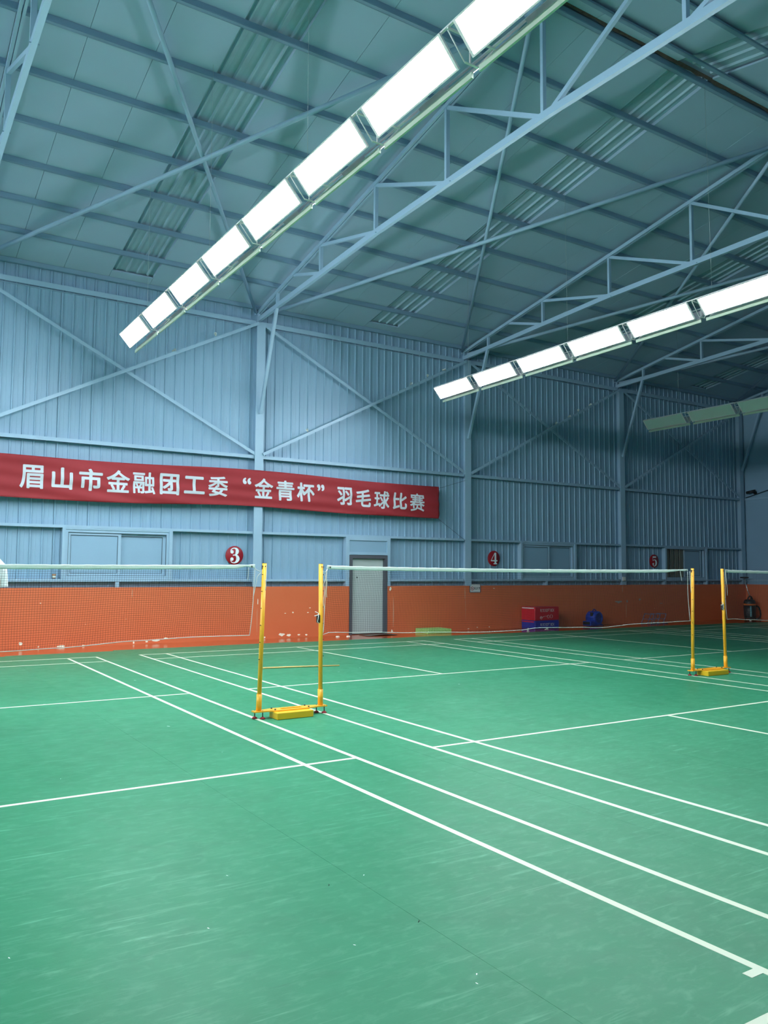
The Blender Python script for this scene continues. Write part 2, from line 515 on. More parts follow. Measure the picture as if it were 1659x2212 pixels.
# ------------------------------------------------------------------ ceiling
def roof_slab(y0, y1, d0, d1):
    b = B()
    vs_ = [(XL, y0, zc(y0) + d0), (XR, y0, zc(y0) + d0), (XR, y1, zc(y1) + d0), (XL, y1, zc(y1) + d0)]
    vs_ += [(p[0], p[1], p[2] + d1 - d0) for p in vs_]
    return b.add(vs_, [(3, 2, 1, 0), (4, 5, 6, 7), (0, 1, 5, 4), (1, 2, 6, 5), (2, 3, 7, 6), (3, 0, 4, 7)])
cb = roof_slab(YR, 9.1, 0.075, 0.12)
c2 = roof_slab(YB - 0.1, YR, 0.075, 0.12)
cb.add(c2.v, c2.f)
ce = tag(obj('ceiling', cb, M['ceil']), kind='structure')
# plain lining over the part of the hall behind and beside the camera
b = B()
for (xa, xb_, ya, yb_) in ((XL, -2.98, YB, YR), (XL, -2.98, YR, 8.9), (-2.98, XR, YB, -4.2)):
    vs_ = [(xa, ya, zc(ya)), (xb_, ya, zc(ya)), (xb_, yb_, zc(yb_)), (xa, yb_, zc(yb_))]
    vs_ += [(p[0], p[1], p[2] + 0.03) for p in vs_]
    b.add(vs_, [(3, 2, 1, 0), (4, 5, 6, 7), (0, 1, 5, 4), (1, 2, 6, 5), (2, 3, 7, 6), (3, 0, 4, 7)])
obj('plain_lining', b, M['ceil'], ce)
PY = [8.85, 7.83, 6.87, 5.90, 4.93, 3.94, 2.97, 1.96, 0.94, -0.11]
PYF = [-0.47, -1.29, -2.27, -3.24, -4.2]
rows = [(PY[i + 1], PY[i]) for i in range(len(PY) - 1)]
rows[0] = (7.83, 8.93)
rows += [(-0.47, -0.195)] + [(PYF[i + 1], PYF[i]) for i in range(len(PYF) - 1)]
SKY = [-5.78, 0.205, 6.205, 12.19, 18.17]
SKW = 0.41
cols = []
for i, s in enumerate(SKY):
    e = SKY[i + 1] - SKW if i + 1 < len(SKY) else s + 5.98 - SKW
    st = s + SKW
    for k in range(6):
        cols.append((st + (e - st) * k / 6, st + (e - st) * (k + 1) / 6))
cache = {}
for (y0, y1) in rows:
    for (x0, x1) in cols:
        x0c, x1c = max(x0, -2.98), min(x1, XR)
        if x1c - x0c < 0.1: continue
        key = (round(x1c - x0c, 3), round(y1 - y0, 3))
        if key not in cache:
            w, l = key[0] - 0.006, key[1] / math.cos(SL) - 0.002
            cache[key] = B().box(-w / 2, w / 2, -l / 2, l / 2, 0, 0.03).mesh('ceiling_panel', M['ceil'])
        ym = (y0 + y1) / 2
        sg = -1 if ym > YR else 1
        link('ceiling_panel', cache[key], ce, ((x0c + x1c) / 2, ym, zc(ym) + random.uniform(0, 0.004)), (sg * SL + random.uniform(-0.002, 0.002), random.uniform(-0.002, 0.002), 0))
# bare corrugated strips left open between the panels
def corr(y0, y1, x0, x1):
    pts = []
    n = 4
    p = (x1 - x0) / n
    for k in range(n):
        for t, h in ((0.0, 0.0), (0.28, 0.0), (0.36, -0.032), (0.46, -0.032), (0.54, 0.0), (0.75, 0.004)):
            pts.append((x0 + (k + t) * p, h))
    pts.append((x1, 0.0))
    vs_, fs = [], []
    for y in (y0, y1):
        vs_ += [(a, y, zc(y) + 0.062 + h) for a, h in pts]
    m_ = len(pts)
    fs = [(i, m_ + i, m_ + i + 1, i + 1) for i in range(m_ - 1)]
    return B().add(vs_, fs)
for s in SKY[1:]:
    for y0, y1 in ((-0.11, 8.58), (-4.2, -0.25)):
        obj('corrugated_sheet', corr(y0, y1, s - SKW - 0.01, s + SKW + 0.01), M['sky'], ce)
    b = B()
    for x0 in (s - SKW - 0.012, s + SKW):
        vs_ = [(x0, -0.11, zc(-0.11)), (x0 + 0.012, -0.11, zc(-0.11)), (x0 + 0.012, 8.58, zc(8.58)), (x0, 8.58, zc(8.58))]
        vs_ += [(p[0], p[1], p[2] + 0.06) for p in vs_]
        b.add(vs_, [(3, 2, 1, 0), (4, 5, 6, 7), (0, 1, 5, 4), (1, 2, 6, 5), (2, 3, 7, 6), (3, 0, 4, 7)])
    obj('strip_border', b, M['ceil'], ce)
    obj('end_panel', B().box(-SKW + 0.003, SKW - 0.003, -0.17, 0.17, 0, 0.03), M['ceil'], ce, (s, 8.755, zc(8.755)), (-SL, 0, 0))
# torn insulation at the ridge
vs_, fs = [], []
n = 160
for k in range(n + 1):
    xx = -2.9 + (XR + 2.85) * k / n
    vs_ += [(xx, -0.16, zc(-0.16) + 0.03), (xx, -0.165 + random.uniform(-0.012, 0.012), zc(-0.16) - random.uniform(0.0, 0.035)), (xx, -0.19, zc(-0.16) + 0.03)]
for k in range(n):
    fs += [(3 * k, 3 * k + 3, 3 * k + 4, 3 * k + 1), (3 * k + 1, 3 * k + 4, 3 * k + 5, 3 * k + 2)]
obj('torn_insulation', B().add(vs_, fs), M['rust'], ce)

# ------------------------------------------------------------------ purlins
ordn = ['first', 'second', 'third', 'fourth', 'fifth', 'sixth', 'seventh', 'eighth', 'ninth', 'tenth', 'eleventh', 'twelfth', 'thirteenth', 'fourteenth']
for i, y in enumerate(PY + PYF[:-1]):
    b = B()
    s = 1 if y > YR else -1
    z = zt(y) + 0.04
    # channel: web towards the ridge, flanges towards the eave
    b.box(-3.0, XR, y - 0.027 * s - 0.006, y - 0.027 * s + 0.006, z, z + 0.078)
    b.box(-3.0, XR, min(y - 0.027 * s, y + 0.033 * s), max(y - 0.027 * s, y + 0.033 * s), z - 0.006, z)
    b.box(-3.0, XR, y + 0.033 * s - 0.004, y + 0.033 * s + 0.004, z - 0.006, z + 0.02)
    nm = 'blue grey steel roof purlin, %s counted from the far wall' % ordn[i] if y > YR else 'blue grey steel roof purlin, %s beyond the torn ridge line' % ordn[i - len(PY)]
    tag(obj('purlin', b, M['purlin']), nm, 'purlin', 'purlins under the ceiling')

# ------------------------------------------------------------------ trusses
def bar(name, p, q, w, h, root, up=(1, 0, 0)):
    return obj(name, B().beam(p, q, w, h, up), M['steel'], root)
tlab = ['pale blue steel roof truss over the start of the red banner', 'pale blue steel roof truss beside the bright lamp row over the yellow post stand',
        'pale blue steel roof truss rising from the column by the sign numbered four', 'pale blue steel roof truss rising behind the second lit lamp row', 'pale blue steel roof truss against the far end wall']
def mir(y): return 2 * YR - y
t = thing('roof_truss', tlab[0], 'roof truss', (TX[0], 8.9, 7.0), 0, 'roof trusses')
def tp(y, z): return (0, y - 8.9, z - 7.0)
for side in (0, 1):
    f = (lambda y: y) if side == 0 else mir
    for dx in (-0.026, 0.026):
        p, q = tp(f(8.95), zt(8.95)), tp(YR, zt(YR))
        bar('top_chord', (dx, p[1], p[2]), (dx, q[1], q[2]), 0.07, 0.036, t)
    for a, c in ((8.95, 3.97), (3.97, YR)):
        bar('bottom_chord', tp(f(a), zb(a)), tp(f(c), zb(c)), 0.10, 0.065, t)
    bar('end_post', tp(f(8.915), zb(8.915)), tp(f(8.915), zt(8.915)), 0.05, 0.05, t)
    for y in (7.93, 5.97, 3.97, 1.93):
        bar('web_post', tp(f(y), zb(y)), tp(f(y), zt(y)), 0.05, 0.065, t)
    for a, c in ((7.15, 5.97), (5.97, 3.97), (3.97, 1.93), (1.93, -0.15)):
        bar('web_diagonal', tp(f(a), zt(a) - 0.02), tp(f(c) + (0.06 if side == 0 else -0.06), zb(c) + 0.02), 0.06, 0.05, t)
    bar('knee_brace', tp(f(8.73) if side == 0 else f(8.73), 4.92), tp(f(7.95), zb(7.95)), 0.065, 0.06, t)
bar('king_post', tp(-0.15, zb(-0.15)), tp(-0.15, zt(-0.15)), 0.05, 0.06, t)
for y in (3.9, 1.8):
    obj('splice_plate', B().box(-0.055, 0.055, y - 8.9 - 0.01, y - 8.9 + 0.01, zb(y) - 7.0 - 0.036, zb(y) - 7.0 - 0.03), M['purlin'], t)
for i in range(1, 5):
    dup(t, (TX[i], 8.9, 7.0), tlab[i])

# ------------------------------------------------------------------ roof cross braces
rl = ['above the nearer lit lamps', 'between the two lit lamp rows', 'over the sign numbered four', 'over the sign numbered five']
for i, (a, c) in enumerate(bays):
    for k in (0, 1):
        xa, xc = (a + 0.06, c - 0.08) if k == 0 else (c - 0.06, a + 0.08)
        d = 0.0 if k == 0 else -0.05
        b = B().tube([(xa, 0.12, zt(0.12) + d), (xc, 8.9, zt(8.9) + d)], 0.036 if k == 0 else 0.041, 10)
        b.beam((xc, 8.93, zt(8.93) - 0.06 + d), (xc, 8.93, zt(8.93) + 0.1), 0.05, 0.012)
        tag(obj('roof_brace', b, M['steel']), 'steel tube brace %s, its wall end at the %s column' % (rl[i], 'further' if k == 0 else 'nearer'), 'roof brace', 'roof cross braces')
# wall cross braces
wlabs = ['over the red banner before the banner column', 'over the second half of the red banner', 'over the sign numbered four', 'over the sign numbered five']
for i, (a, c) in enumerate(bays):
    for k in (0, 1):
        z0, z1 = (6.93, 4.02) if k == 0 else (4.02, 6.93)
        y = 8.77 if k == 0 else 8.715
        b = B()
        p, q = Vector((a + 0.08, y, z0)), Vector((c - 0.08, y, z1))
        b.beam(p, q, 0.012, 0.065)
        b.beam(p + Vector((0, 0.02, 0.03)), q + Vector((0, 0.02, 0.03)), 0.04, 0.01)
        tag(obj('wall_brace', b, M['steel']), 'diagonal steel angle brace, %s, %s' % ('falling' if k == 0 else 'rising', wlabs[i]), 'wall brace', 'wall cross braces')

# ------------------------------------------------------------------ windows
def window(n, x0, x1, z0, z1, open_=False):
    w = tag(obj('window_%d' % n, B().box(x0 - 0.06, x0, 8.79, 8.93, z0 - 0.03, z1 + 0.04).box(x1, x1 + 0.07, 8.79, 8.93, z0 - 0.03, z1 + 0.04)
            .box(x0, x1, 8.80, 8.93, z1 - 0.0, z1 + 0.035).box(x0, x1, 8.80, 8.93, z0 - 0.03, z0), M['steel']), kind='structure')
    obj('frame', B().box(x0, x0 + 0.05, 8.815, 8.92, z0, z1).box(x1 - 0.05, x1, 8.815, 8.92, z0, z1).box(x0 + 0.05, x1 - 0.05, 8.815, 8.92, z1 - 0.05, z1).box(x0 + 0.05, x1 - 0.05, 8.815, 8.92, z0, z0 + 0.05), M['steel'], w)
    obj('track_shadow', B().box(x0 + 0.05, x1 - 0.05, 8.822, 8.832, z1 - 0.062, z1 - 0.05).box(x0 + 0.05, x0 + 0.059, 8.822, 8.832, z0 + 0.05, z1 - 0.062).box(x1 - 0.059, x1 - 0.05, 8.822, 8.832, z0 + 0.05, z1 - 0.062).box(x0 + 0.05, x1 - 0.05, 8.822, 8.832, z0 + 0.05, z0 + 0.056), M['shadow_line'], w)  # dark strips painting the shade between frame and sashes
    xm = (x0 + x1) / 2
    def sash(a, c, y):
        a0, c0, b0, t0 = a, c, z0 + 0.05, z1 - 0.05
        s = obj('sash', B().box(a0, a0 + 0.05, y, y + 0.03, b0, t0).box(c0 - 0.06, c0, y, y + 0.03, b0, t0).box(a0 + 0.05, c0 - 0.06, y, y + 0.03, t0 - 0.05, t0).box(a0 + 0.05, c0 - 0.06, y, y + 0.03, b0, b0 + 0.05), M['steel'], w)
        g = 0.009
        obj('shadow_line', B().box(a0 + 0.05, a0 + 0.05 + g, y + 0.008, y + 0.016, b0 + 0.05, t0 - 0.05).box(c0 - 0.06 - g, c0 - 0.06, y + 0.008, y + 0.016, b0 + 0.05, t0 - 0.05).box(a0 + 0.05 + g, c0 - 0.06 - g, y + 0.008, y + 0.016, t0 - 0.05 - 1.6 * g, t0 - 0.05).box(a0 + 0.05 + g, c0 - 0.06 - g, y + 0.008, y + 0.016, b0 + 0.05, b0 + 0.05 + g), M['shadow_line'], s)  # dark strips painting the recess shade around the pane
        obj('pane', B().box(a0 + 0.05, c0 - 0.06, y + 0.016, y + 0.024, b0 + 0.05, t0 - 0.05), M['wall'], s)
    if not open_:
        sash(x0 + 0.05, xm + 0.05, 8.835)
        sash(xm - 0.02, x1 - 0.05, 8.88)
    else:
        sash(xm - 0.02, x1 - 0.14, 8.88)
        nb = 4
        for k in range(nb):
            a = x0 + 0.06 + (xm - x0 - 0.08) * k / nb
            obj('blind_slat', B().box(a, a + 0.19, 8.895, 8.90, z0 + 0.05, z1 - 0.05).box(a, a + 0.03, 8.875, 8.90, z0 + 0.05, z1 - 0.05), M['blind'], w)
window(1, -0.86, 1.16, 1.30, 2.245)
window(2, 10.82, 12.79, 1.30, 2.27)
window(3, 16.74, 18.68, 1.30, 2.28, True)

# ------------------------------------------------------------------ door
dr = tag(obj('door_1', B().box(5.34, 5.435, 8.785, 8.93, 1.12, 2.28).box(6.485, 6.575, 8.785, 8.93, 1.12, 2.28).box(5.435, 6.485, 8.785, 8.93, 2.20, 2.28).box(5.435, 6.485, 8.785, 8.93, 1.86, 1.925), M['steel']), kind='structure')
obj('transom_panel', B().box(5.435, 6.485, 8.81, 8.84, 1.925, 2.20), M['wall'], dr)
obj('door_frame', B().box(5.44, 5.515, 8.77, 8.93, 0, 1.85).box(6.415, 6.485, 8.77, 8.93, 0, 1.85).box(5.515, 6.415, 8.77, 8.93, 1.775, 1.85)
    .box(5.515, 5.53, 8.80, 8.93, 0, 1.775).box(6.40, 6.415, 8.80, 8.93, 0, 1.775), M['doorframe'], dr)
obj('door_leaf', B().bbox(5.53, 6.40, 8.845, 8.89, 0.012, 1.772, 0.004), M['door'], dr)
obj('keyhole', B().lathe([(0.0, -0.004), (0.016, -0.004), (0.016, 0.003)], 10, (5.68, 8.845, 1.33), 'y'), M['black'], dr)

# ------------------------------------------------------------------ LED rows
TIL = math.atan2(0.21, 0.18)
PW = 0.30
def slab(u0, u1, v0, v1, d0, d1, sgn):
    a = TIL if sgn > 0 else math.radians(45.0)
    tv = Vector((-math.cos(a), 0, math.sin(a)))        # up the face, away from the middle
    nv = Vector((-math.sin(a), 0, -math.cos(a)))       # lit side
    ps = []
    for d in (d0, d1):
        for (u, v) in ((u0, v0), (u1, v0), (u1, v1), (u0, v1)):
            p = tv * v + nv * d
            ps.append((p.x * sgn, u, p.z))
    return ps, [(0, 1, 2, 3), (7, 6, 5, 4), (0, 4, 5, 1), (1, 5, 6, 2), (2, 6, 7, 3), (3, 7, 4, 0)]
def panel_mesh(sgn, hl):
    b = B()
    v0, v1 = -0.0115, PW - 0.0115
    b.add(*slab(-hl, hl, v0, v1, -0.014, -0.004, sgn))
    for (ua, ub, va, vb) in ((-hl, hl, v0, v0 + 0.014), (-hl, hl, v1 - 0.014, v1), (-hl, -hl + 0.026, v0 + 0.014, v1 - 0.014), (hl - 0.026, hl, v0 + 0.014, v1 - 0.014)):
        b.add(*slab(ua, ub, va, vb, -0.004, 0.004, sgn))
    fr = b.mesh('light_panel', M['tray'])
    b = B().add(*slab(-hl + 0.026, hl - 0.026, v0 + 0.014, v1 - 0.014, -0.004, 0.001, sgn))
    bk = B().add(*slab(-hl + 0.02, hl - 0.02, v0 + 0.01, v1 - 0.01, -0.022, -0.0141, sgn)).add(*slab(-0.18, 0.18, 0.10, 0.16, -0.055, -0.022, sgn))
    return fr, b, bk
def light_row(X, Y0, pitch, z, tilt, n, lit, label, wires, lit2=None):
    root = thing('pendant_light_row', label, 'ceiling light', (X, Y0, z), 0, 'suspended LED lamp rows')
    root.rotation_euler = (-tilt, 0, 0)
    hl = (pitch - 0.17) / 2
    for sgn, ox in ((1, 0.0), (-1, 0.126)):
        fr, df, bk = panel_mesh(sgn, hl)
        df = df.mesh('diffuser', M['led'] if (lit if sgn == 1 or lit2 is None else lit2) else M['ledoff'])
        bk = bk.mesh('driver_tray', M['trayback'])
        for k in range(n):
            p = link('light_panel', fr, root, (ox, -hl - k * pitch, 0))
            link('diffuser', df, p)
            link('driver_tray', bk, p)
    br = B()
    br.beam((-0.004, 0, 0.0), (0.13, 0, 0.0), 0.02, 0.006)
    br.beam((-0.17, 0, 0.215), (0.296, 0, 0.215), 0.02, 0.012)
    br.beam((0.063, 0.02, 0.215), (0.063, 0.02, 0.02), 0.012, 0.012, (1, 0, 0))
    br.tube([(-0.16, 0.012, 0.21), (0.0, 0.012, 0.01)], 0.006, 6).tube([(0.286, 0.012, 0.21), (0.126, 0.012, 0.01)], 0.006, 6)
    brm = br.mesh('bracket', M['tray'])
    for k in range(n):
        link('bracket', brm, root, (0, -(k + 1) * pitch + 0.085, 0))
    rl_ = B().box(0.104, 0.124, -hl - 0.03, hl + 0.05, -0.052, -0.004).mesh('edge_rail', M['edge'])
    for k in range(n):
        link('edge_rail', rl_, root, (0, -hl - k * pitch, random.uniform(-0.006, 0.002)), (random.uniform(-0.006, 0.006), 0, 0))
    obj('top_rail', B().box(-0.17, -0.15, -n * pitch, 0, 0.225, 0.24).box(0.276, 0.296, -n * pitch, 0, 0.225, 0.24), M['tray'], root)
    for wy in wires:
        zz = (zc(wy) if abs(wy) > 0.4 else zt(wy) + 0.03) - z - 0.004
        obj('hanging_wire', B().tube([(0.063, wy - Y0, 0.2), (0.063, wy - Y0, zz)], 0.0018, 5), M['wire'], root)
    return root
light_row(-0.36, 6.51, 1.356, 5.335, 0.006, 8, True, 'lit LED lamp row hanging over the yellow net stand beside the sign numbered three', (5.72, 2.81, -0.11, -3.0))
light_row(6.49, 6.67, 1.345, 5.295, 0.014, 8, True, 'lit LED lamp row hanging over the stand beyond the second net', (5.74, 2.85, -0.15, -3.1), False)
light_row(13.39, 6.69, 1.388, 5.305, 0.004, 8, False, 'unlit pale green LED lamp row hanging beyond the two lit ones', (5.74, 2.85, -0.15))
light_row(-7.22, 6.55, 1.356, 5.335, 0.006, 8, True, 'lit LED lamp row hanging over the other end of the net by the white shirt', (5.72, 2.81, -0.11, -3.0))

light_row(-14.09, 6.55, 1.356, 5.335, 0.006, 8, True, 'lit LED lamp row hanging over the court past the other end of the net', (5.72, 2.81, -0.11, -3.0))

# ------------------------------------------------------------------ banner
def ban_y(x, z):
    return 8.712 + 0.010 * math.sin(1.6 * x + 5.5 * z) + 0.007 * math.sin(2.1 * x - 12 * z + 1.0) + 0.006 * math.sin(1.9 * x + 24 * z + 2.0 * math.sin(0.9 * x)) * (2.2 - 0.9 * max(0.0, min(1.0, (z - 2.85) / 0.7)))
def ban_top(x): return 3.60 + 0.05 * math.exp(-((x - 3.0) / 2.4) ** 2) - 0.012 * math.cos(x)
def ban_bot(x): return 2.795 + 0.065 * math.exp(-((x - 3.0) / 2.2) ** 2) - 0.01 * math.cos(1.3 * x)
bn = thing('banner', 'long red cloth banner with white lettering hung across the blue wall', 'banner', (2.0, 8.72, 3.2))
NX, NZ = 240, 24
vs_, fs = [], []
for i in range(NX + 1):
    xx = -2.55 + (7.965 + 2.55) * i / NX
    for j in range(NZ + 1):
        f = j / NZ
        zz = ban_bot(xx) + (ban_top(xx) - ban_bot(xx)) * f
        xq = xx + (0.01 * math.sin(9 * f) if i == NX else 0)
        vs_.append((xq - 2.0, ban_y(xx, zz) - 8.72, zz - 3.2))
for i in range(NX):
    for j in range(NZ):
        a = i * (NZ + 1) + j
        fs.append((a, a + NZ + 1, a + NZ + 2, a + 1))
cl = obj('cloth', B().add(vs_, fs, True), M['banner'], bn)
sm = cl.modifiers.new('thickness', 'SOLIDIFY'); sm.thickness = 0.003; sm.offset = 1
import bmesh
glyphs = [('眉', -1.73, -1.315, 2.985, 3.43), ('山', -1.166, -0.785, 3.001, 3.419), ('市', -0.673, -0.23, 3.001, 3.431), ('金', -0.154, 0.3, 2.999, 3.445), ('融', 0.361, 0.813, 3.001, 3.442), ('团', 0.908, 1.313, 3.012, 3.446), ('工', 1.411, 1.857, 3.061, 3.429), ('委', 1.941, 2.37, 3.036, 3.465), ('“', 2.704, 2.897, 3.334, 3.48), ('金', 2.978, 3.417, 3.048, 3.491), ('青', 3.497, 3.942, 3.025, 3.474), ('杯', 4.009, 4.456, 3.031, 3.461), ('”', 4.526, 4.717, 3.295, 3.449), ('羽', 5.047, 5.444, 3.007, 3.424), ('毛', 5.555, 5.976, 2.989, 3.406), ('球', 6.057, 6.49, 2.969, 3.392), ('比', 6.59, 6.988, 2.977, 3.383), ('赛', 7.084, 7.515, 2.955, 3.395)]
for ch, x0, x1, z0, z1 in glyphs:
    bold = 0.016 if ch in '融赛' else (0.020 if ch in '眉委金青球' else 0.027)
    me = text_mesh(ch, 1.0, 0.0, 'lettering', M['print'])
    a, c, e, g = bounds(me)
    a, c, e, g = a - bold, c + bold, e - bold, g + bold
    bm = bmesh.new()
    for k in range(9):                                    # a heavy face: the thin glyph laid over itself in a small ring
        ox, oz = (0, 0) if k == 8 else (bold * math.cos(k * math.pi / 4), bold * math.sin(k * math.pi / 4))
        n0 = len(bm.verts)
        bm.from_mesh(me)
        bm.verts.ensure_lookup_table()
        for v in bm.verts[n0:]:
            v.co = Vector((x0 + (v.co.x + ox - a) / (c - a) * (x1 - x0), -0.00012 * k, z0 + (v.co.y + oz - e) / (g - e) * (z1 - z0)))
    for k in range(1, 9):
        bmesh.ops.bisect_plane(bm, geom=bm.verts[:] + bm.edges[:] + bm.faces[:], plane_co=(x0 + (x1 - x0) * k / 9, 0, 0), plane_no=(1, 0, 0))
        bmesh.ops.bisect_plane(bm, geom=bm.verts[:] + bm.edges[:] + bm.faces[:], plane_co=(0, 0, z0 + (z1 - z0) * k / 9), plane_no=(0, 0, 1))
    for v in bm.verts:
        v.co = Vector((v.co.x - 2.0, ban_y(v.co.x, v.co.z) - 0.0065 + v.co.y - 8.72, v.co.z - 3.2))
    bm.to_mesh(me); bm.free()
    link('lettering', me, bn)
obj('hem', B().box(-0.03, 0.0, -0.008, 0.002, ban_bot(7.9) - 3.2 + 0.01, ban_top(7.9) - 3.2 - 0.01), M['banner'], bn, (5.955, 0.0, 0))
obj('tie_cord', B().tube([(7.955 - 2, 0, 0.36), (8.83 - 2, 0.03, 0.62)], 0.004, 5).tube([(7.94 - 2, 0, -0.4), (8.83 - 2, 0.03, -0.92)], 0.004, 5), M['metal'], bn)

# ------------------------------------------------------------------ number signs
def strokes(lst):
    b = B()
    for si, pts in enumerate(lst):
        n = len(pts)
        L_, R_ = [], []
        for i, (x_, z_, w_) in enumerate(pts):
            p0, p1 = pts[max(i - 1, 0)], pts[min(i + 1, n - 1)]
            d = Vector((p1[0] - p0[0], p1[1] - p0[1])).normalized()
            nx, nz = -d.y, d.x
            L_.append((x_ + nx * w_ / 2, z_ + nz * w_ / 2)); R_.append((x_ - nx * w_ / 2, z_ - nz * w_ / 2))
        vs_ = [(p[0], -0.003 * si, p[1]) for p in L_ + R_]
        b.add(vs_, [(i, i + 1, n + i + 1, n + i) for i in range(n - 1)])
    return b
def ball(b, x_, z_, r_, y_=-0.012):
    n = 16
    b.add([(x_ + r_ * math.cos(2 * math.pi * k / n), y_, z_ + r_ * math.sin(2 * math.pi * k / n)) for k in range(n)], [tuple(range(n))])
    return b
def cm(pts, k=5):
    """smooth a (x, z, width) polyline"""
    out = []
    for i in range(len(pts) - 1):
        p = [pts[max(i - 1, 0)], pts[i], pts[i + 1], pts[min(i + 2, len(pts) - 1)]]
        for j in range(k):
            t_ = j / k
            out.append(tuple(0.5 * (2 * p[1][m_] + (p[2][m_] - p[0][m_]) * t_ + (2 * p[0][m_] - 5 * p[1][m_] + 4 * p[2][m_] - p[3][m_]) * t_ ** 2 + (3 * p[1][m_] - p[0][m_] - 3 * p[2][m_] + p[3][m_]) * t_ ** 3) for m_ in range(3)))
    out.append(pts[-1])
    return out
d3 = strokes([cm([(-.47, .42, .05), (-.42, .60, .08), (-.22, .74, .10), (0, .77, .12), (.20, .67, .26), (.29, .46, .37), (.23, .22, .30), (.08, .06, .13), (-.2, .0, .10)]),
              cm([(-.2, .01, .10), (.06, .02, .12), (.26, -.08, .26), (.37, -.34, .40), (.29, -.60, .32), (.08, -.77, .16), (-.14, -.80, .11), (-.36, -.72, .08), (-.47, -.5, .05)])])
ball(d3, -.31, .37, .19); ball(d3, -.31, -.41, .19)
d4 = strokes([[(.22, .76, .30), (.22, -.75, .30)], [(-.10, -.70, .13), (.52, -.70, .13)], [(-.56, -.30, .15), (.56, -.30, .15)], [(-.52, -.27, .08), (.12, .74, .09)]])
d5 = strokes([[(-.38, .70, .05), (.42, .70, .07)], [(-.36, .60, .22), (.40, .60, .20)], [(-.36, .7, .09), (-.36, .02, .09)],
              cm([(-.36, .02, .06), (-.18, .16, .10), (.08, .18, .14), (.30, .04, .28), (.40, -.26, .38), (.30, -.56, .30), (.08, -.74, .15), (-.16, -.76, .11), (-.38, -.64, .07)])])
ball(d5, -.30, -.46, .18)
for nm, dg_, cx, cz in (('3', d3, 2.63, 1.80), ('4', d4, 9.905, 1.835), ('5', d5, 16.285, 1.845)):
    s = thing('number_sign', 'round dark red wall sign with white numeral %s' % {'3': 'three', '4': 'four', '5': 'five'}[nm], 'sign', (cx, 8.90, cz), 0, 'court number signs')
    obj('disc', B().lathe([(0.0, -0.012), (0.198, -0.012), (0.201, -0.008), (0.201, 0.01), (0.0, 0.01)], 40, (0, 0, 0), 'y'), M['disc'], s)
    g = B(); g.v = [(p[0] * 0.2, -0.0135 + p[1] * 0.2, p[2] * 0.2) for p in dg_.v]; g.f = dg_.f; g.sm = dg_.sm
    obj('numeral', g, M['digit'], s)

# no smoking plate
s = thing('no_smoking_plate', 'small white no-smoking plate with black frame on the orange wall', 'sign', (9.165, 8.772, 1.06))
obj('plate', B().box(-0.165, 0.165, -0.008, 0.0, -0.10, 0.10), M['plate'], s)
obj('frame', B().box(-0.178, -0.163, -0.012, 0, -0.112, 0.112).box(0.163, 0.178, -0.012, 0, -0.112, 0.112).box(-0.163, 0.163, -0.012, 0, 0.098, 0.112).box(-0.163, 0.163, -0.012, 0, -0.112, -0.098), M['doorframe'], s)
rg = B()
n = 28
rg.add([((0.052 if i else 0.040) * math.cos(2 * math.pi * k / n) - 0.095, -0.0095, (0.052 if i else 0.040) * math.sin(2 * math.pi * k / n) - 0.01) for i in (0, 1) for k in range(n)],
       [(k, (k + 1) % n, n + (k + 1) % n, n + k) for k in range(n)])
rg.beam((-0.127, -0.0095, 0.022), (-0.063, -0.0095, -0.042), 0.002, 0.010, (1, 0, 1))
obj('ban_ring', rg, M['ring'], s)
obj('cigarette', B().box(-0.125, -0.075, -0.0092, -0.0085, -0.016, -0.006).tube([(-0.072, -0.009, -0.01), (-0.066, -0.009, 0.006), (-0.072, -0.009, 0.018)], 0.002, 4), M['ink'], s)
me = text_mesh('禁止吸烟', 0.056, 0.0016, 'lettering', M['ink'])
a, c, e, g = bounds(me)
link('lettering', me, s, (-0.035 - a, -0.0095, -0.035 - e), (math.pi / 2, 0, 0)).scale = (0.19 / (c - a), 0.062 / (g - e), 1)

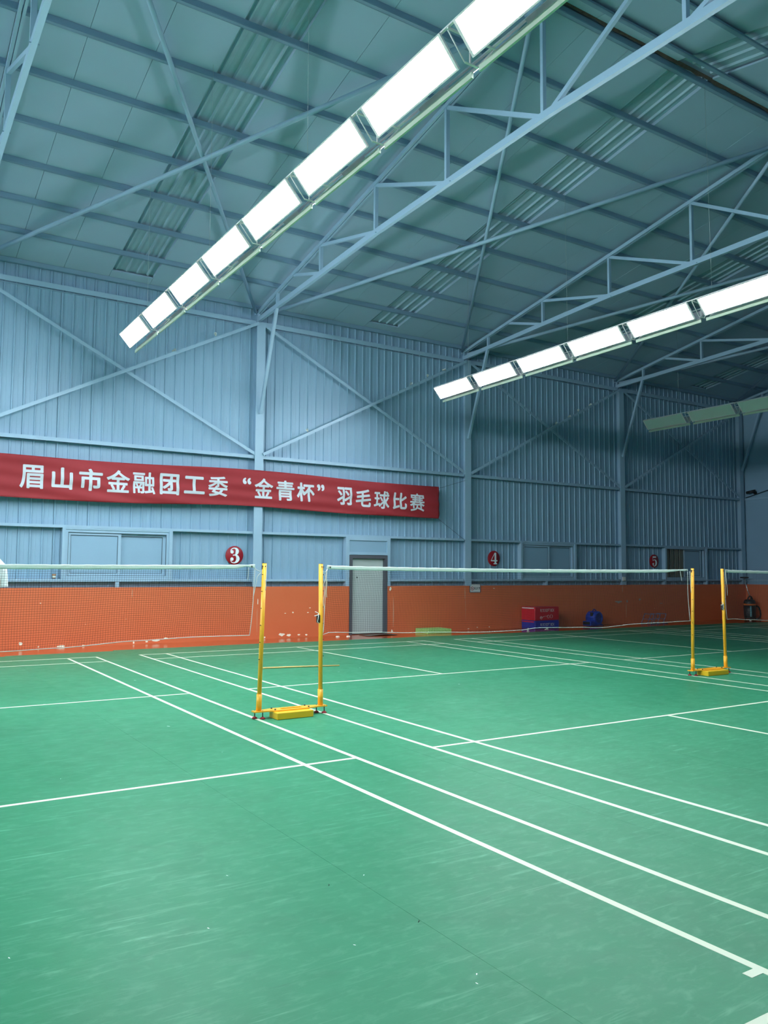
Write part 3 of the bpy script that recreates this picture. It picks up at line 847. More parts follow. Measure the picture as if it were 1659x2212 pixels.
# ------------------------------------------------------------------ nets
def net(x0, x1, ztop, zbot, label, sl0=0.0, sl1=0.0, ties=()):
    root = thing('badminton_net', label, 'net', ((x0 + x1) / 2, 0, 0))
    xo = (x0 + x1) / 2
    def topz(x_):
        f = (x_ - x0) / (x1 - x0)
        return ztop - 0.022 * math.sin(math.pi * f) ** 0.6 if 0 < f < 1 else ztop
    def pos(f, g):
        """f along the net, g from the tape (0) to the bottom cord (1)"""
        xa = x0 + (x1 - x0) * f
        zb_ = zbot(xa)
        zt_ = topz(xa) - 0.04
        xx = xa + g * (sl0 * (1 - f) + sl1 * f) + 0.012 * g * math.sin(7 * xa + 3 * g) * g
        yy = 0.010 * g * math.sin(2.3 * xa) + 0.012 * math.sin(3.1 * g) * math.sin(1.1 * xa + 0.5)
        return Vector((xx - xo, yy, zt_ + (zb_ - zt_) * g))
    b = B()
    r_ = 0.00085
    def strand(pts):
        vs_, fs = [], []
        for p in pts:
            vs_ += [p + Vector((-r_, r_, -r_)), p + Vector((r_, r_, 0)), p + Vector((0, -r_, r_))]
        for i in range(len(pts) - 1):
            for k in range(3):
                k2 = (k + 1) % 3
                fs.append((3 * i + k, 3 * i + k2, 3 * i + 3 + k2, 3 * i + 3 + k))
        b.add(vs_, fs)
    nv_ = int((x1 - x0) / 0.0215)
    for i in range(nv_ + 1):
        strand([pos(i / nv_, g / 5) for g in range(6)])
    for j in range(1, 34):
        strand([pos(i / 60, j / 34) for i in range(61)])
    mo = obj('net_mesh', b, M['cord'], root); mo['kind'] = 'stuff'
    # tape: a folded band, slightly rippled
    vs_, fs = [], []
    n = 150
    ring = [(0.003, 0.0), (0.0045, -0.012), (0.0035, -0.030), (0.0045, -0.042), (-0.0045, -0.042), (-0.0035, -0.030), (-0.0045, -0.012), (-0.003, 0.0)]
    for i in range(n + 1):
        xa = x0 + (x1 - x0) * i / n
        sq = 1.0
        for (tx_, w_) in ties:
            sq = min(sq, 0.45 + 0.55 * min(1, abs(xa - tx_) / w_))
        for (dy, dz) in ring:
            vs_.append((xa - xo, dy + 0.002 * math.sin(22 * xa), topz(xa) + dz * sq + 0.0012 * math.sin(31 * xa + dz * 90)))
    for i in range(n):
        for k in range(8):
            k2 = (k + 1) % 8
            fs.append((8 * i + k, 8 * i + k2, 8 * i + 8 + k2, 8 * i + 8 + k))
    fs += [tuple(range(8)), tuple(8 * n + k for k in range(7, -1, -1))]
    obj('top_tape', B().add(vs_, fs, True), M['white'], root)
    obj('bottom_cord', B().tube([pos(i / 80, 1.0) for i in range(81)], 0.0036, 5), M['cordw'], root)
    obj('side_cord', B().tube([pos(0, g / 8) for g in range(9)], 0.0035, 5), M['cordw'], root)
    obj('side_cord', B().tube([pos(1, g / 8) for g in range(9)], 0.0035, 5), M['cordw'], root)
    for f in (0.012 / (x1 - x0) * 3, 1 - 0.012 / (x1 - x0) * 3):
        xa = x0 + (x1 - x0) * f
        obj('eyelet', B().lathe([(0.004, -0.006), (0.009, -0.006), (0.009, -0.003)], 10, (xa - xo, 0, topz(xa) - 0.02), 'y'), M['metal'], root)
    return root, xo
def interp(pts):
    def f(x_):
        if x_ <= pts[0][0]: return pts[0][1]
        for (a, b_), (c, d) in zip(pts, pts[1:]):
            if x_ <= c:
                t_ = (x_ - a) / (c - a); t_ = t_ * t_ * (3 - 2 * t_)
                return b_ + (d - b_) * t_
        return pts[-1][1]
    return f
n3, o3 = net(-6.73, -0.765, 1.541, interp([(-6.7, .79), (-5.2, .77), (-3.1, .777), (-2.56, .788), (-1.9, .823), (-1.29, .838), (-.8, .834)]), 'white-taped badminton net before the banner with a white shirt behind it', 0.0, -0.04, ((-0.86, 0.12),))
n4, o4 = net(0.062, 6.035, 1.541, interp([(0.02, .80), (.145, .829), (.55, .815), (1.22, .79), (2.3, .762), (2.8, .765), (3.07, .783), (3.8, .769), (4.14, .752), (4.96, .783), (6.15, .789)]), 'white-taped badminton net in front of the grey door and sign numbered four', -0.04, 0.04, ((5.86, 0.3),))
n5, o5 = net(6.93, 12.93, 1.541, interp([(6.9, .789), (7.05, .793), (7.5, .77), (8, .747), (10, .77), (12.9, .79)]), 'white-taped badminton net crossing in front of the vacuum cleaner', 0.0, 0.0)
def cordc(root, xo, pts, r_=0.0035):
    P_ = [Vector((p[0] - xo, p[1], p[2])) for p in pts]
    out = []
    for i in range(len(P_) - 1):
        p = [P_[max(i - 1, 0)], P_[i], P_[i + 1], P_[min(i + 2, len(P_) - 1)]]
        for j in range(4):
            t_ = j / 4
            out.append(0.5 * (2 * p[1] + (p[2] - p[0]) * t_ + (2 * p[0] - 5 * p[1] + 4 * p[2] - p[3]) * t_ ** 2 + (3 * p[1] - p[0] - 3 * p[2] + p[3]) * t_ ** 3))
    out.append(P_[-1])
    obj('tie_cord', B().tube(out, r_, 5), M['cordw'], root)
cordc(n3, o3, [(-0.77, 0, 1.51), (-0.75, -0.01, 1.485), (-0.71, -0.01, 1.472), (-0.695, -0.02, 1.475)])
cordc(n3, o3, [(-0.705, -0.02, 1.46), (-0.745, -0.02, 1.42), (-0.755, -0.02, 1.37), (-0.765, -0.01, 1.30), (-0.785, -0.01, 1.2)])
cordc(n3, o3, [(-0.835, -0.006, 1.51), (-0.84, -0.008, 1.43), (-0.845, -0.008, 1.385)])
cordc(n3, o3, [(-0.66, -0.03, 1.39), (-0.655, -0.03, 1.33), (-0.66, -0.03, 1.28)])
cordc(n4, o4, [(0.06, 0, 1.52), (0.06, -0.01, 1.49), (0.03, -0.02, 1.47), (0.0, -0.02, 1.47)])
cordc(n4, o4, [(0.02, -0.02, 1.45), (0.035, -0.02, 1.40), (0.015, -0.02, 1.34), (0.022, -0.02, 1.25), (0.01, -0.02, 1.16), (0.022, -0.02, 1.08), (0.02, -0.02, 0.92), (0.012, -0.02, 0.83)])
cordc(n4, o4, [(0.055, 0, 1.49), (0.045, -0.01, 1.42), (0.058, -0.01, 1.36), (0.05, -0.01, 1.27), (0.055, -0.01, 1.2)])
cordc(n4, o4, [(5.86, -0.008, 1.515), (5.875, -0.008, 1.44), (5.89, -0.008, 1.37)])
cordc(n4, o4, [(6.06, -0.02, 1.51), (6.05, -0.03, 1.44), (6.055, -0.03, 1.36), (6.065, -0.03, 1.2)])
cordc(n5, o5, [(6.93, 0, 1.51), (6.91, -0.02, 1.46), (6.93, -0.02, 1.30), (6.935, -0.02, 1.15)])

# ------------------------------------------------------------------ twin net stands
def stand(x0, gap, lean0, lean1, label):
    root = thing('twin_net_stand', label, 'net post', (x0, 0, 0), 0, 'yellow twin net stands')
    ZP = 0.080
    # base plate with a long slot
    b = B()
    out = [(-0.06, -0.045), (0.06, -0.045), (0.17, -0.075), (gap - 0.17, -0.075), (gap - 0.06, -0.045), (gap + 0.06, -0.045),
           (gap + 0.06, 0.045), (gap - 0.06, 0.045), (gap - 0.17, 0.075), (0.17, 0.075), (0.06, 0.045), (-0.06, 0.045)]
    hx0, hx1, hy = 0.24, gap - 0.22, 0.028
    n = len(out)
    for z in (ZP - 0.012, ZP):
        b.v += [(p[0], p[1], z) for p in out] + [(hx0, -hy, z), (hx1, -hy, z), (hx1, hy, z), (hx0, hy, z)]
    m_ = n + 4
    for o_, rev in ((0, True), (m_, False)):
        F = [(0, 1, 10, 11), (1, 2, n, n + 3, 9, 10), (2, 3, n + 1, n), (3, 4, 7, 8, n + 2, n + 1), (4, 5, 6, 7), (9, n + 3, n + 2, 8)]
        for f in F:
            f = tuple(i + o_ for i in f)
            b.f.append(f[::-1] if rev else f); b.sm.append(False)
    for k in range(n):
        b.f.append((k, (k + 1) % n, m_ + (k + 1) % n, m_ + k)); b.sm.append(False)
    for k in range(4):
        b.f.append((n + (k + 1) % 4, n + k, m_ + n + k, m_ + n + (k + 1) % 4)); b.sm.append(False)
    # folded rim along the front and back
    b.box(0.17, gap - 0.17, -0.078, -0.074, ZP - 0.03, ZP - 0.001).box(0.17, gap - 0.17, 0.074, 0.078, ZP - 0.03, ZP - 0.001)
    obj('base_plate', b, M['yellow'], root)
    obj('weight_block', B().bbox(0.13, gap - 0.165, -0.165, 0.03, 0.001, ZP - 0.013, 0.004), M['yellow2'], root)
    for (px, ln) in ((0.0, lean0), (gap, lean1)):
        s_ = -1 if px == 0 else 1
        top = Vector((px + ln, 0, 1.552))
        bot = Vector((px, 0, ZP))
        p = obj('post', B().tube([bot, top], 0.0225, 18), M['yellow'], root)
        obj('post_cap', B().tube([top, top + Vector((0, 0, 0.004))], 0.0225, 16), M['black'], p)
        d = (top - bot).normalized()
        obj('post_sleeve', B().tube([bot, bot + d * 0.165], 0.028, 18), M['yellow'], root)
        side = -1 if px == 0 else 1
        hk = B()
        for z in (1.52, 1.44, 1.27, 1.10, 0.93, 0.76, 0.59):
            q = bot + d * ((z - ZP) / d.z)
            hk.tube([q + Vector((side * 0.018, -0.012, 0)), q + Vector((side * 0.030, -0.016, 0))], 0.004, 6)
        obj('cord_hook', hk, M['metal'], root)
        obj('top_pulley', B().tube([top + Vector((0, -0.0228, -0.03)), top + Vector((0, -0.026, -0.03))], 0.006, 8).box(top.x + side * 0.019, top.x + side * 0.027, -0.006, 0.006, top.z - 0.06, top.z - 0.02), M['black'], root)
    for fx in (-0.03, 0.03, gap - 0.03, gap + 0.03):
        for fy in (0.03, -0.03):
            if (fx in (-0.03, gap - 0.03)) == (fy > 0):
                ft = obj('foot_screw', B().tube([(fx, fy, 0.012), (fx, fy, ZP + 0.004)], 0.0055, 8), M['metal'], root)
                obj('rubber_pad', B().lathe([(0.0, 0.002), (0.028, 0.002), (0.024, 0.012), (0.010, 0.022), (0.0, 0.022)], 14, (fx, fy, 0)), M['pad'], ft)
    bo = B()
    for bx in (0.16, gap - 0.16):
        for by in (-0.045, 0.045):
            bo.lathe([(0.0, ZP + 0.012), (0.009, ZP + 0.012), (0.009, ZP)], 6, (bx, by, 0))
    obj('bolt', bo, M['metal'], root)
    # winch with a knot of cord on the second post
    q = Vector((gap + lean1 * 0.6, 0, 0.98))
    obj('winch', B().bbox(q.x - 0.045, q.x - 0.012, -0.022, 0.02, q.z - 0.045, q.z + 0.04, 0.008), M['black'], root)
    kn = []
    for k in range(40):
        t_ = 2 * math.pi * k / 39
        kn.append((q.x - 0.058 + 0.022 * math.cos(2 * t_), -0.02 + 0.008 * math.sin(3 * t_), q.z + 0.05 + 0.022 * math.sin(t_)))
    kn += [(q.x - 0.045, -0.03, q.z), (q.x - 0.052, -0.028, q.z - 0.03), (q.x - 0.035, -0.028, q.z - 0.05)]
    obj('knotted_cord', B().tube(kn, 0.004, 5), M['cordw'], root)
    return root
stand(-0.697, 0.697, 0.036, -0.014, 'yellow twin net stand on the green court under the nearer lamp row')
stand(6.11, 0.775, 0.04, -0.035, 'yellow twin net stand in front of the open window and sign numbered five')

# ------------------------------------------------------------------ things along the wall
fb = tag(obj('foam_block', B().bbox(-0.35, 0.35, -0.27, 0.27, 0.0, 0.105, 0.008), M['foam']), 'flat bright green foam block lying at the foot of the orange wall', 'foam block')
fb.location = (7.63, 8.47, -0.003); fb.rotation_euler = (0, 0, -0.02)

def plyo(name, label, m, z, h, strip, txt_h, tx, tz, extra=False):
    root = thing(name, label, 'exercise box', (11.165, 8.492, z), 0.02)
    o = obj('foam_body', B().bbox(-0.445, 0.445, -0.255, 0.255, 0.0, h, 0.014), m, root)
    obj('top_strip', B().box(-0.453, -0.444, -0.22, 0.22, h - 0.045, h - 0.018), strip, root)
    me = text_mesh('PLYO SOFT BOX', 0.1, 0.0, 'lettering', M['plate'])
    a, c, e, g = bounds(me)
    q = link('lettering', me, root, (-0.25, -0.258, tz), (math.pi / 2, 0, 0))
    q.scale = (0.50 / (c - a), txt_h / (g - e), 1)
    if extra:
        gr = B().tube([(-0.24, -0.258, 0.075), (-0.15, -0.258, 0.095), (-0.10, -0.258, 0.11), (0.02, -0.258, 0.115)], 0.004, 5)
        for (cx_, cz_, r_) in ((-0.22, 0.075, 0.035), (0.04, 0.10, 0.04), (0.15, 0.105, 0.045)):
            gr.tube([(cx_ + r_ * math.cos(2 * math.pi * k / 16), -0.258, cz_ + r_ * math.sin(2 * math.pi * k / 16)) for k in range(17)], 0.0035, 4)
        obj('printed_drawing', gr, M['plate'], root)
    return root
plyo('plyo_box', 'blue soft exercise box under the red one by the wall', M['blue'], -0.003, 0.215, M['red'], 0.075, 0, 0.07)
plyo('plyo_box', 'red soft exercise box stacked on the blue one', M['red'], 0.212, 0.355, M['plate'], 0.08, 0, 0.225, True)

# blower
bl = thing('carpet_blower', 'blue snail-shaped carpet blower standing by the orange wall', 'blower', (13.14, 8.42, -0.003), 0.08)
b = B().lathe([(0.0, -0.15), (0.125, -0.15), (0.125, -0.165), (0.155, -0.165), (0.185, -0.15), (0.195, -0.13), (0.195, 0.14), (0.18, 0.16), (0.0, 0.16)], 32, (0, 0, 0.22), 'y')
obj('housing', b, M['navy'], bl)
obj('outlet', B().bbox(-0.34, -0.02, -0.14, 0.14, 0.02, 0.145, 0.015).bbox(-0.19, 0.19, -0.14, 0.14, 0.012, 0.06, 0.01), M['navy'], bl)
obj('outlet_mouth', B().box(-0.3415, -0.338, -0.115, 0.115, 0.045, 0.125), M['black'], bl)
gr = B()
for r_ in (0.035, 0.065, 0.095, 0.122):
    gr.tube([(r_ * math.cos(2 * math.pi * k / 24), -0.155, 0.22 + r_ * math.sin(2 * math.pi * k / 24)) for k in range(25)], 0.004, 5)
for k in range(8):
    t_ = math.pi * k / 4
    gr.tube([(0.02 * math.cos(t_), -0.156, 0.22 + 0.02 * math.sin(t_)), (0.124 * math.cos(t_), -0.156, 0.22 + 0.124 * math.sin(t_))], 0.004, 5)
obj('intake_grille', gr, M['navy'], bl)
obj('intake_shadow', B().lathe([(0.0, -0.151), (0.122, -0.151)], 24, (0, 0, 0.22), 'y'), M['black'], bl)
obj('handle', B().tube([(-0.10 + 0.2 * k / 10, 0.0, 0.385 + 0.075 * math.sin(math.pi * k / 10)) for k in range(11)], 0.014, 8), M['navy'], bl)
obj('switch_plate', B().bbox(-0.188, -0.15, -0.09, 0.0, 0.27, 0.38, 0.006), M['black'], bl)
obj('power_cord', B().tube([(0.12, 0.05, 0.40), (0.2, -0.02, 0.32), (0.235, -0.05, 0.18), (0.25, -0.04, 0.05), (0.27, -0.08, 0.012), (0.2, -0.16, 0.01)], 0.009, 6), M['black'], bl)

# training hurdles
for k, (hx, hy) in enumerate(((15.25, 8.32), (15.53, 8.32), (15.80, 8.33))):
    h = thing('training_hurdle', ['low blue grey training hurdle at the end next to the blower', 'low blue grey training hurdle between two others by the wall', 'low blue grey training hurdle at the end next to the corner'][k], 'hurdle', (hx, hy, -0.003), 0, 'low training hurdles by the wall')
    for s_ in (-0.17, 0.17):
        obj('leg', B().tube([(-0.09, s_, 0.012), (0.0, s_, 0.14), (0.07, s_, 0.285)], 0.011, 6).tube([(-0.09, s_, 0.012), (0.14, s_, 0.012)], 0.011, 6), M['bluegrey'], h)
    obj('bar', B().tube([(0.07, -0.17, 0.285), (0.07, 0.17, 0.285)], 0.011, 6).tube([(0.0, -0.17, 0.14), (0.0, 0.17, 0.14)], 0.007, 6), M['bluegrey'], h)

# vacuum cleaner
vc = thing('vacuum_cleaner', 'black tank vacuum cleaner with orange band standing in the corner', 'vacuum cleaner', (20.31, 8.38, -0.003))
obj('tank', B().lathe([(0.0, 0.02), (0.16, 0.02), (0.175, 0.05), (0.185, 0.30), (0.185, 0.46), (0.0, 0.46)], 28), M['black'], vc)
obj('band', B().lathe([(0.186, 0.455), (0.192, 0.46), (0.192, 0.50), (0.186, 0.505)], 28), M['orangep'], vc)
obj('motor_head', B().lathe([(0.186, 0.50), (0.18, 0.57), (0.15, 0.625), (0.10, 0.645), (0.0, 0.65)], 28), M['black'], vc)
obj('handle', B().tube([(0.13 * math.cos(math.pi * k / 12), -0.02, 0.60 + 0.15 * math.sin(math.pi * k / 12)) for k in range(13)], 0.02, 8), M['black'], vc)
dc = B()
for k in range(9):
    z = 0.10 + k * 0.038
    dc.box(-0.115, -0.06, -0.172, -0.163, z, z + (0.026 if k % 3 else 0.03))
obj('sticker', dc, M['sticker'], vc, None, (0, 0, -0.35))
obj('caster', B().tube([(-0.14, -0.12, 0.02), (-0.12, -0.12, 0.02)], 0.02, 10).tube([(0.12, -0.12, 0.02), (0.14, -0.12, 0.02)], 0.02, 10).tube([(-0.01, 0.15, 0.02), (0.01, 0.15, 0.02)], 0.02, 10), M['black'], vc)
obj('hose', B().tube([(0.19, -0.05, 0.40), (0.27, -0.08, 0.43), (0.34, -0.10, 0.39), (0.38, -0.12, 0.28), (0.37, -0.14, 0.16), (0.30, -0.16, 0.05), (0.20, -0.17, 0.03), (0.08, -0.2, 0.03)], 0.024, 8), M['black'], vc)
obj('wand', B().tube([(0.15, 0.05, 0.66), (0.08, 0.12, 0.95), (0.02, 0.18, 1.33)], 0.017, 10), M['silver'], vc)
obj('wand_grip', B().tube([(0.20, 0.0, 0.42), (0.15, 0.05, 0.68)], 0.022, 10), M['black'], vc)
obj('floor_head', B().bbox(-0.17, 0.19, 0.12, 0.22, 1.33, 1.38, 0.015), M['black'], vc)

# shuttlecocks
def shuttle_parts():
    cork = B().lathe([(0.0, -0.002), (0.008, 0.0), (0.0125, 0.008), (0.0135, 0.016), (0.013, 0.026), (0.0, 0.027)], 12)
    sk = B()
    n = 16
    for k in range(n):
        t0, t1 = 2 * math.pi * (k - 0.46) / n, 2 * math.pi * (k + 0.46) / n
        sk.add([(0.012 * math.cos(t0), 0.012 * math.sin(t0), 0.026), (0.012 * math.cos(t1), 0.012 * math.sin(t1), 0.026), (0.033 * math.cos(t1), 0.033 * math.sin(t1), 0.086), (0.033 * math.cos(t0), 0.033 * math.sin(t0), 0.086)], [(0, 1, 2, 3), (3, 2, 1, 0)])
    return cork.mesh('cork', M['cork']), sk.mesh('feather_skirt', M['feather'])
ck, skm = shuttle_parts()
def shuttle(loc, rot, label, group):
    s_ = thing('shuttlecock', label, 'shuttlecock', loc, 0, group)
    s_.rotation_euler = rot
    link('cork', ck, s_); link('feather_skirt', skm, s_)
    return s_
shuttle((9.98, 7.68, 0.087), (math.pi, 0, 0), 'white shuttlecock standing cork up before the blue exercise box', 'shuttlecocks on the floor by the wall')
shuttle((10.49, 7.62, 0.031), (1.2, 0.3, 0.6), 'white shuttlecock lying on its side before the blue exercise box', 'shuttlecocks on the floor by the wall')
shuttle((18.79, 7.40, 0.031), (1.25, 0.2, -0.8), 'white shuttlecock lying on the floor before the vacuum cleaner', 'shuttlecocks on the floor by the wall')
sl = [(1.09, 6.05, 'higher on the rising wall brace before the banner column'), (2.03, 6.52, 'nearest the top of the rising wall brace before the banner column'),
      (4.26, 4.69, 'low on the rising wall brace over the banner'), (7.08, 6.14, 'past the crossing of the wall braces over the banner'), (7.6, 6.40, 'second past the crossing of the wall braces over the banner'), (8.06, 6.63, 'close to the second lamp row on the wall brace'),
      (11.99, 5.69, 'first past the brace crossing over the sign numbered four'), (12.48, 5.93, 'second past the brace crossing over the sign numbered four'), (12.89, 6.14, 'third past the brace crossing over the sign numbered four'), (13.32, 6.36, 'fourth past the brace crossing over the sign numbered four')]
for sx, sz, tx_ in sl:
    tb = next((a, c) for a, c in bays if a < sx < c)
    zz = 4.02 + (6.93 - 4.02) * (sx - tb[0] - 0.08) / (tb[1] - tb[0] - 0.16) + 0.034
    shuttle((sx, 8.705, zz + 0.03), (1.35, 0, random.uniform(-1, 1)), 'white shuttlecock lodged ' + tx_, 'shuttlecocks lodged on the wall braces')

# stick, mat, cup, junction box, camera, cables
st = tag(obj('stick', B().tube([(1.0, 3.781, 0.013), (1.5, 3.69, 0.014), (2.217, 3.523, 0.012)], [0.013, 0.012, 0.010], 8), M['wood']), 'thin pale bamboo stick lying across the green court behind the post', 'stick')
vs_, fs = [], []
for i in range(13):
    for j in range(5):
        u_, v_ = i / 12, j / 4
        vs_.append((5.62 + 0.85 * u_, 8.22 + 0.42 * v_ + 0.05 * u_, 0.006 + 0.02 * (1 - v_) * math.sin(math.pi * u_) ** 2))
for i in range(12):
    for j in range(4):
        a = i * 5 + j
        fs.append((a, a + 5, a + 6, a + 1))
o = tag(obj('door_mat', B().add(vs_, fs, True), M['matgrey']), 'thin curled grey brown mat lying before the grey door', 'mat')
sm = o.modifiers.new('thickness', 'SOLIDIFY'); sm.thickness = 0.006; sm.offset = 0
for k, (px, py, sz) in enumerate(((4.95, 8.45, 0.06), (5.2, 8.40, 0.045))):
    n = 7
    pts = [(sz * math.cos(2 * math.pi * i / n) * random.uniform(.7, 1.2), 0.6 * sz * math.sin(2 * math.pi * i / n) * random.uniform(.7, 1.2)) for i in range(n)]
    b = B().add([(a, c, 0) for a, c in pts] + [(a * .8, c * .8, 0.022) for a, c in pts], [tuple(range(n))[::-1], tuple(range(n, 2 * n))] + [(i, (i + 1) % n, n + (i + 1) % n, n + i) for i in range(n)])
    o = tag(obj('plaster_chip', b, M['plaster']), ['larger pale plaster chip on the floor beside the grey door', 'smaller pale plaster chip on the floor nearest the grey door frame'][k], 'plaster chip')
    o.location = (px, py, -0.003)
cu = thing('paper_cup', 'small brown paper cup standing on the sill rail before the first window', 'cup', (-1.04, 8.83, 1.296))
obj('cup_body', B().lathe([(0.0, 0.0), (0.03, 0.0), (0.04, 0.09), (0.037, 0.09), (0.028, 0.004), (0.0, 0.004)], 16), M['cup'], cu)
obj('cup_band', B().lathe([(0.0325, 0.02), (0.0365, 0.055)], 16), M['white'], cu)
jb = thing('junction_box', 'small white junction box on the column between signs four and five', 'junction box', (14.72, YF, 1.30))
obj('box_body', B().bbox(-0.055, 0.055, -0.045, 0.0, -0.06, 0.06, 0.006), M['plate'], jb)
obj('box_lid', B().bbox(-0.048, 0.048, -0.052, -0.045, -0.052, 0.052, 0.002), M['white'], jb)
cc = thing('security_camera', 'small dark security camera on the end wall near the corner', 'camera', (XR - 0.02, 8.40, 4.17), 0)
obj('mount', B().lathe([(0.0, -0.03), (0.05, -0.03), (0.06, 0.02)], 14, (0, 0, 0), 'x').tube([(-0.03, 0, 0), (-0.10, 0.03, 0.02), (-0.15, 0.06, 0.03)], 0.014, 8), M['black'], cc)
obj('housing', B().tube([(-0.10, -0.08, 0.05), (-0.20, 0.18, 0.0)], 0.05, 14), M['black'], cc)
obj('lens', B().tube([(-0.20, 0.18, 0.0), (-0.206, 0.195, -0.003)], 0.03, 12), M['metal'], cc)
tag(obj('wall_cable', B().tube([(XR - 0.07, 8.72, 4.02), (XR - 0.07, 8.3, 4.12), (XR - 0.06, 7.6, 4.30), (XR - 0.06, 6.5, 4.5)], 0.012, 6), M['black']), 'black cable rising along the end wall past the security camera', 'cable')

# feathers and flecks on the court
fe = [(-0.615, 4.38), (-0.968, 3.428), (-0.307, 3.052), (-2.362, 1.974), (2.376, 3.157), (1.111, 3.92), (6.49, 1.504), (2.597, 0.982), (3.511, -1.476), (2.494, -2.07), (-1.558, -1.227), (-1.59, 0.06), (-2.847, -1.449), (-2.529, -3.782), (-1.96, -4.123), (-2.374, -4.738), (-3.549, -4.139), (-2.813, -4.29), (-2.11, -5.176), (-2.152, -5.229), (1.85, 2.9), (9.2, 2.4), (10.6, 4.1), (8.3, 3.3)]
fm = B().add([(-0.022, 0, 0.001), (-0.008, -0.008, 0.002), (0.016, -0.007, 0.004), (0.024, 0, 0.003), (0.014, 0.008, 0.004), (-0.006, 0.007, 0.002), (-0.04, 0.0005, 0.001), (-0.04, -0.0005, 0.001)],
             [(0, 1, 2, 3, 4, 5), (5, 4, 3, 2, 1, 0), (6, 7, 0), (0, 7, 6)]).mesh('feather', M['feather'])
for k, (px, py) in enumerate(fe):
    o = tag(link('feather', fm, None, (px, py, 0.0008), (random.uniform(-.1, .1), 0, random.uniform(0, 6.28))), 'tiny loose white shuttlecock feather lying on the green court mat', 'feather', 'loose feathers on the court')
    q = 0.3 if py < -1 else 0.8
    o.scale = (q, q, q)
for k, (px, py, dx) in enumerate(((-2.04, -4.70, 0.02), (-2.17, -4.151, 0.012))):
    b = B().tube([(0, 0, 0.004), (dx, 0.012, 0.006), (dx * 1.4, 0.03, 0.004)], 0.003, 5)
    o = tag(obj('rubber_fleck', b, M['fleck']), ['small black rubber fleck on the mat, further from the net', 'small curved black rubber fleck on the mat, nearer the net'][k], 'fleck')
    o.location = (px, py, 0)
    o.scale = (0.5, 0.5, 0.5)

# ------------------------------------------------------------------ player behind the net
def skin_mesh(name, joints, bones, m, sub=2):
    me = bpy.data.meshes.new(name)
    keys = list(joints)
    me.from_pydata([joints[k][0] for k in keys], [(keys.index(a), keys.index(c)) for a, c in bones], [])
    o = bpy.data.objects.new(name, me)
    COL.objects.link(o)
    md = o.modifiers.new('skin', 'SKIN'); md.use_smooth_shade = True
    for i, k in enumerate(keys):
        sv = me.skin_vertices[0].data[i]
        r_ = joints[k][1]
        sv.radius = r_ if isinstance(r_, tuple) else (r_, r_)
        sv.use_root = (i == 0)
    sd = o.modifiers.new('sub', 'SUBSURF'); sd.levels = sub; sd.render_levels = sub
    dg = bpy.context.evaluated_depsgraph_get()
    out = bpy.data.meshes.new_from_object(o.evaluated_get(dg))
    bpy.data.objects.remove(o)
    out.name = name
    out.materials.clear(); out.materials.append(m)
    return out
pr = thing('person', 'person in a white T-shirt and dark shorts standing behind the net', 'person', (-3.255, 0.5, 0.0))
pr.scale = (1.05, 1.05, 1.05)
J = {'pelvis': ((0, 0, 0.98), (0.15, 0.105)), 'waist': ((0, 0, 1.13), (0.14, 0.10)), 'chest': ((0, 0, 1.33), (0.16, 0.11)), 'neckb': ((0, 0.01, 1.49), (0.075, 0.07)), 'neck': ((0, 0.0, 1.545), (0.062, 0.062)),
     'headb': ((0, -0.025, 1.615), (0.082, 0.098)), 'head': ((0, -0.012, 1.70), (0.098, 0.118)), 'crown': ((0, 0.0, 1.775), (0.085, 0.10))}
bones = [('pelvis', 'waist'), ('waist', 'chest'), ('chest', 'neckb'), ('neckb', 'neck'), ('neck', 'headb'), ('headb', 'head'), ('head', 'crown')]
for s_, n_ in ((1, 'a'), (-1, 'b')):
    J['sh' + n_] = ((s_ * 0.17, 0.0, 1.475), 0.055)
    J['el' + n_] = ((s_ * 0.15, -0.10, 1.21), 0.042)
    J['wr' + n_] = ((s_ * 0.06, -0.20, 1.12), 0.027)
    J['pa' + n_] = ((s_ * 0.02, -0.27, 1.12), (0.03, 0.018))
    bones += [('chest', 'sh' + n_), ('sh' + n_, 'el' + n_), ('el' + n_, 'wr' + n_), ('wr' + n_, 'pa' + n_)]
    for k in range(4):
        fx = s_ * (0.035 - 0.018 * k)
        J['f%d%s' % (k, n_)] = ((fx, -0.31, 1.13 + 0.02 * (k - 1.5)), 0.009)
        J['g%d%s' % (k, n_)] = ((fx * 0.6, -0.335 - 0.006 * (k % 2), 1.10 + 0.02 * (k - 1.5)), 0.008)
        bones += [('pa' + n_, 'f%d%s' % (k, n_)), ('f%d%s' % (k, n_), 'g%d%s' % (k, n_))]
    J['th' + n_] = ((s_ * 0.01, -0.25, 1.17), 0.010)
    bones += [('wr' + n_, 'th' + n_)]
    J['hip' + n_] = ((s_ * 0.10, 0, 0.90), 0.085)
    J['kn' + n_] = ((s_ * 0.13, -0.02, 0.50), 0.055)
    J['an' + n_] = ((s_ * 0.14, 0.02, 0.09), 0.036)
    bones += [('pelvis', 'hip' + n_), ('hip' + n_, 'kn' + n_), ('kn' + n_, 'an' + n_)]
link('body', skin_mesh('body', J, bones, M['skin']), pr)
def loft(rings, n=24, cap=True):
    b = B()
    vs_ = []
    for (cx, cy, z, rx, ry) in rings:
        for k in range(n):
            t_ = 2 * math.pi * k / n
            vs_.append((cx + rx * math.cos(t_), cy + ry * math.sin(t_), z))
    fs = [(i * n + k, i * n + (k + 1) % n, (i + 1) * n + (k + 1) % n, (i + 1) * n + k) for i in range(len(rings) - 1) for k in range(n)]
    b.add(vs_, fs, True)
    return b
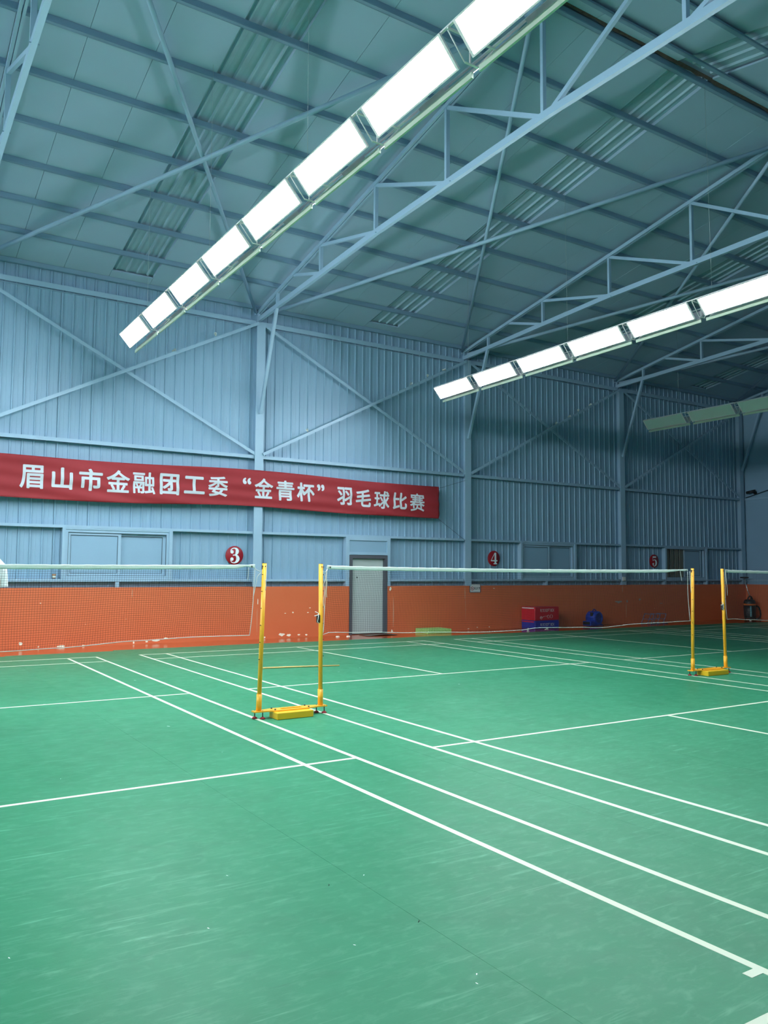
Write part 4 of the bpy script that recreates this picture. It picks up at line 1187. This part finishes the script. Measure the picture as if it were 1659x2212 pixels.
sh = loft([(0, 0, 0.86, 0.185, 0.135), (0, 0, 0.95, 0.182, 0.132), (0, 0, 1.10, 0.172, 0.126), (0, 0, 1.28, 0.188, 0.132), (0, 0, 1.40, 0.195, 0.128), (0, 0.005, 1.47, 0.170, 0.108), (0, 0.01, 1.515, 0.10, 0.085), (0, 0.01, 1.53, 0.078, 0.076)])
for s_ in (1, -1):
    sh.tube([(s_ * 0.10, 0, 1.43), (s_ * 0.15, 0, 1.452), (s_ * 0.178, -0.004, 1.41), (s_ * 0.190, -0.008, 1.34), (s_ * 0.196, -0.012, 1.25)], [0.06, 0.076, 0.078, 0.074, 0.072], 18, False)
obj('shirt', sh, M['shirt'], pr)
so = loft([(0, 0, 1.0, 0.168, 0.122), (0, 0, 0.92, 0.178, 0.128), (0, 0, 0.84, 0.185, 0.13), (0, 0, 0.80, 0.15, 0.11)])
for s_ in (1, -1):
    so.tube([(s_ * 0.085, 0, 0.90), (s_ * 0.10, 0, 0.78), (s_ * 0.115, -0.005, 0.66), (s_ * 0.125, -0.01, 0.54)], [0.095, 0.10, 0.102, 0.105], 18, False)
obj('shorts', so, M['shorts'], pr)
for s_ in (1, -1):
    obj('shoe', B().tube([(s_ * 0.14, 0.07, 0.045), (s_ * 0.14, 0.02, 0.055), (s_ * 0.145, -0.08, 0.045), (s_ * 0.15, -0.17, 0.035)], [0.04, 0.045, 0.043, 0.03], 12), M['white'], pr)
    obj('eye', B().lathe([(0.0, -0.010), (0.007, -0.007), (0.010, 0.0)], 10, (s_ * 0.034, -0.108, 1.70), 'y'), M['fleck'], pr)
    obj('ear', B().tube([(s_ * 0.082, 0.0, 1.715), (s_ * 0.094, 0.01, 1.69), (s_ * 0.084, 0.0, 1.66)], 0.012, 8), M['skin'], pr)
obj('nose', B().tube([(0, -0.112, 1.70), (0, -0.132, 1.665), (0, -0.112, 1.655)], [0.008, 0.014, 0.01], 8), M['skin'], pr)
obj('mouth', B().tube([(-0.024, -0.108, 1.628), (0, -0.117, 1.625), (0.024, -0.108, 1.628)], 0.005, 6), M['ring'], pr)
hb = loft([(0, 0.03, 1.68, 0.088, 0.085), (0, 0.018, 1.73, 0.102, 0.112), (0, 0.006, 1.775, 0.100, 0.118), (0, 0.004, 1.815, 0.080, 0.096), (0, 0.004, 1.84, 0.045, 0.055), (0, 0.004, 1.847, 0.005, 0.006)])
obj('hair', hb, M['hair'], pr)
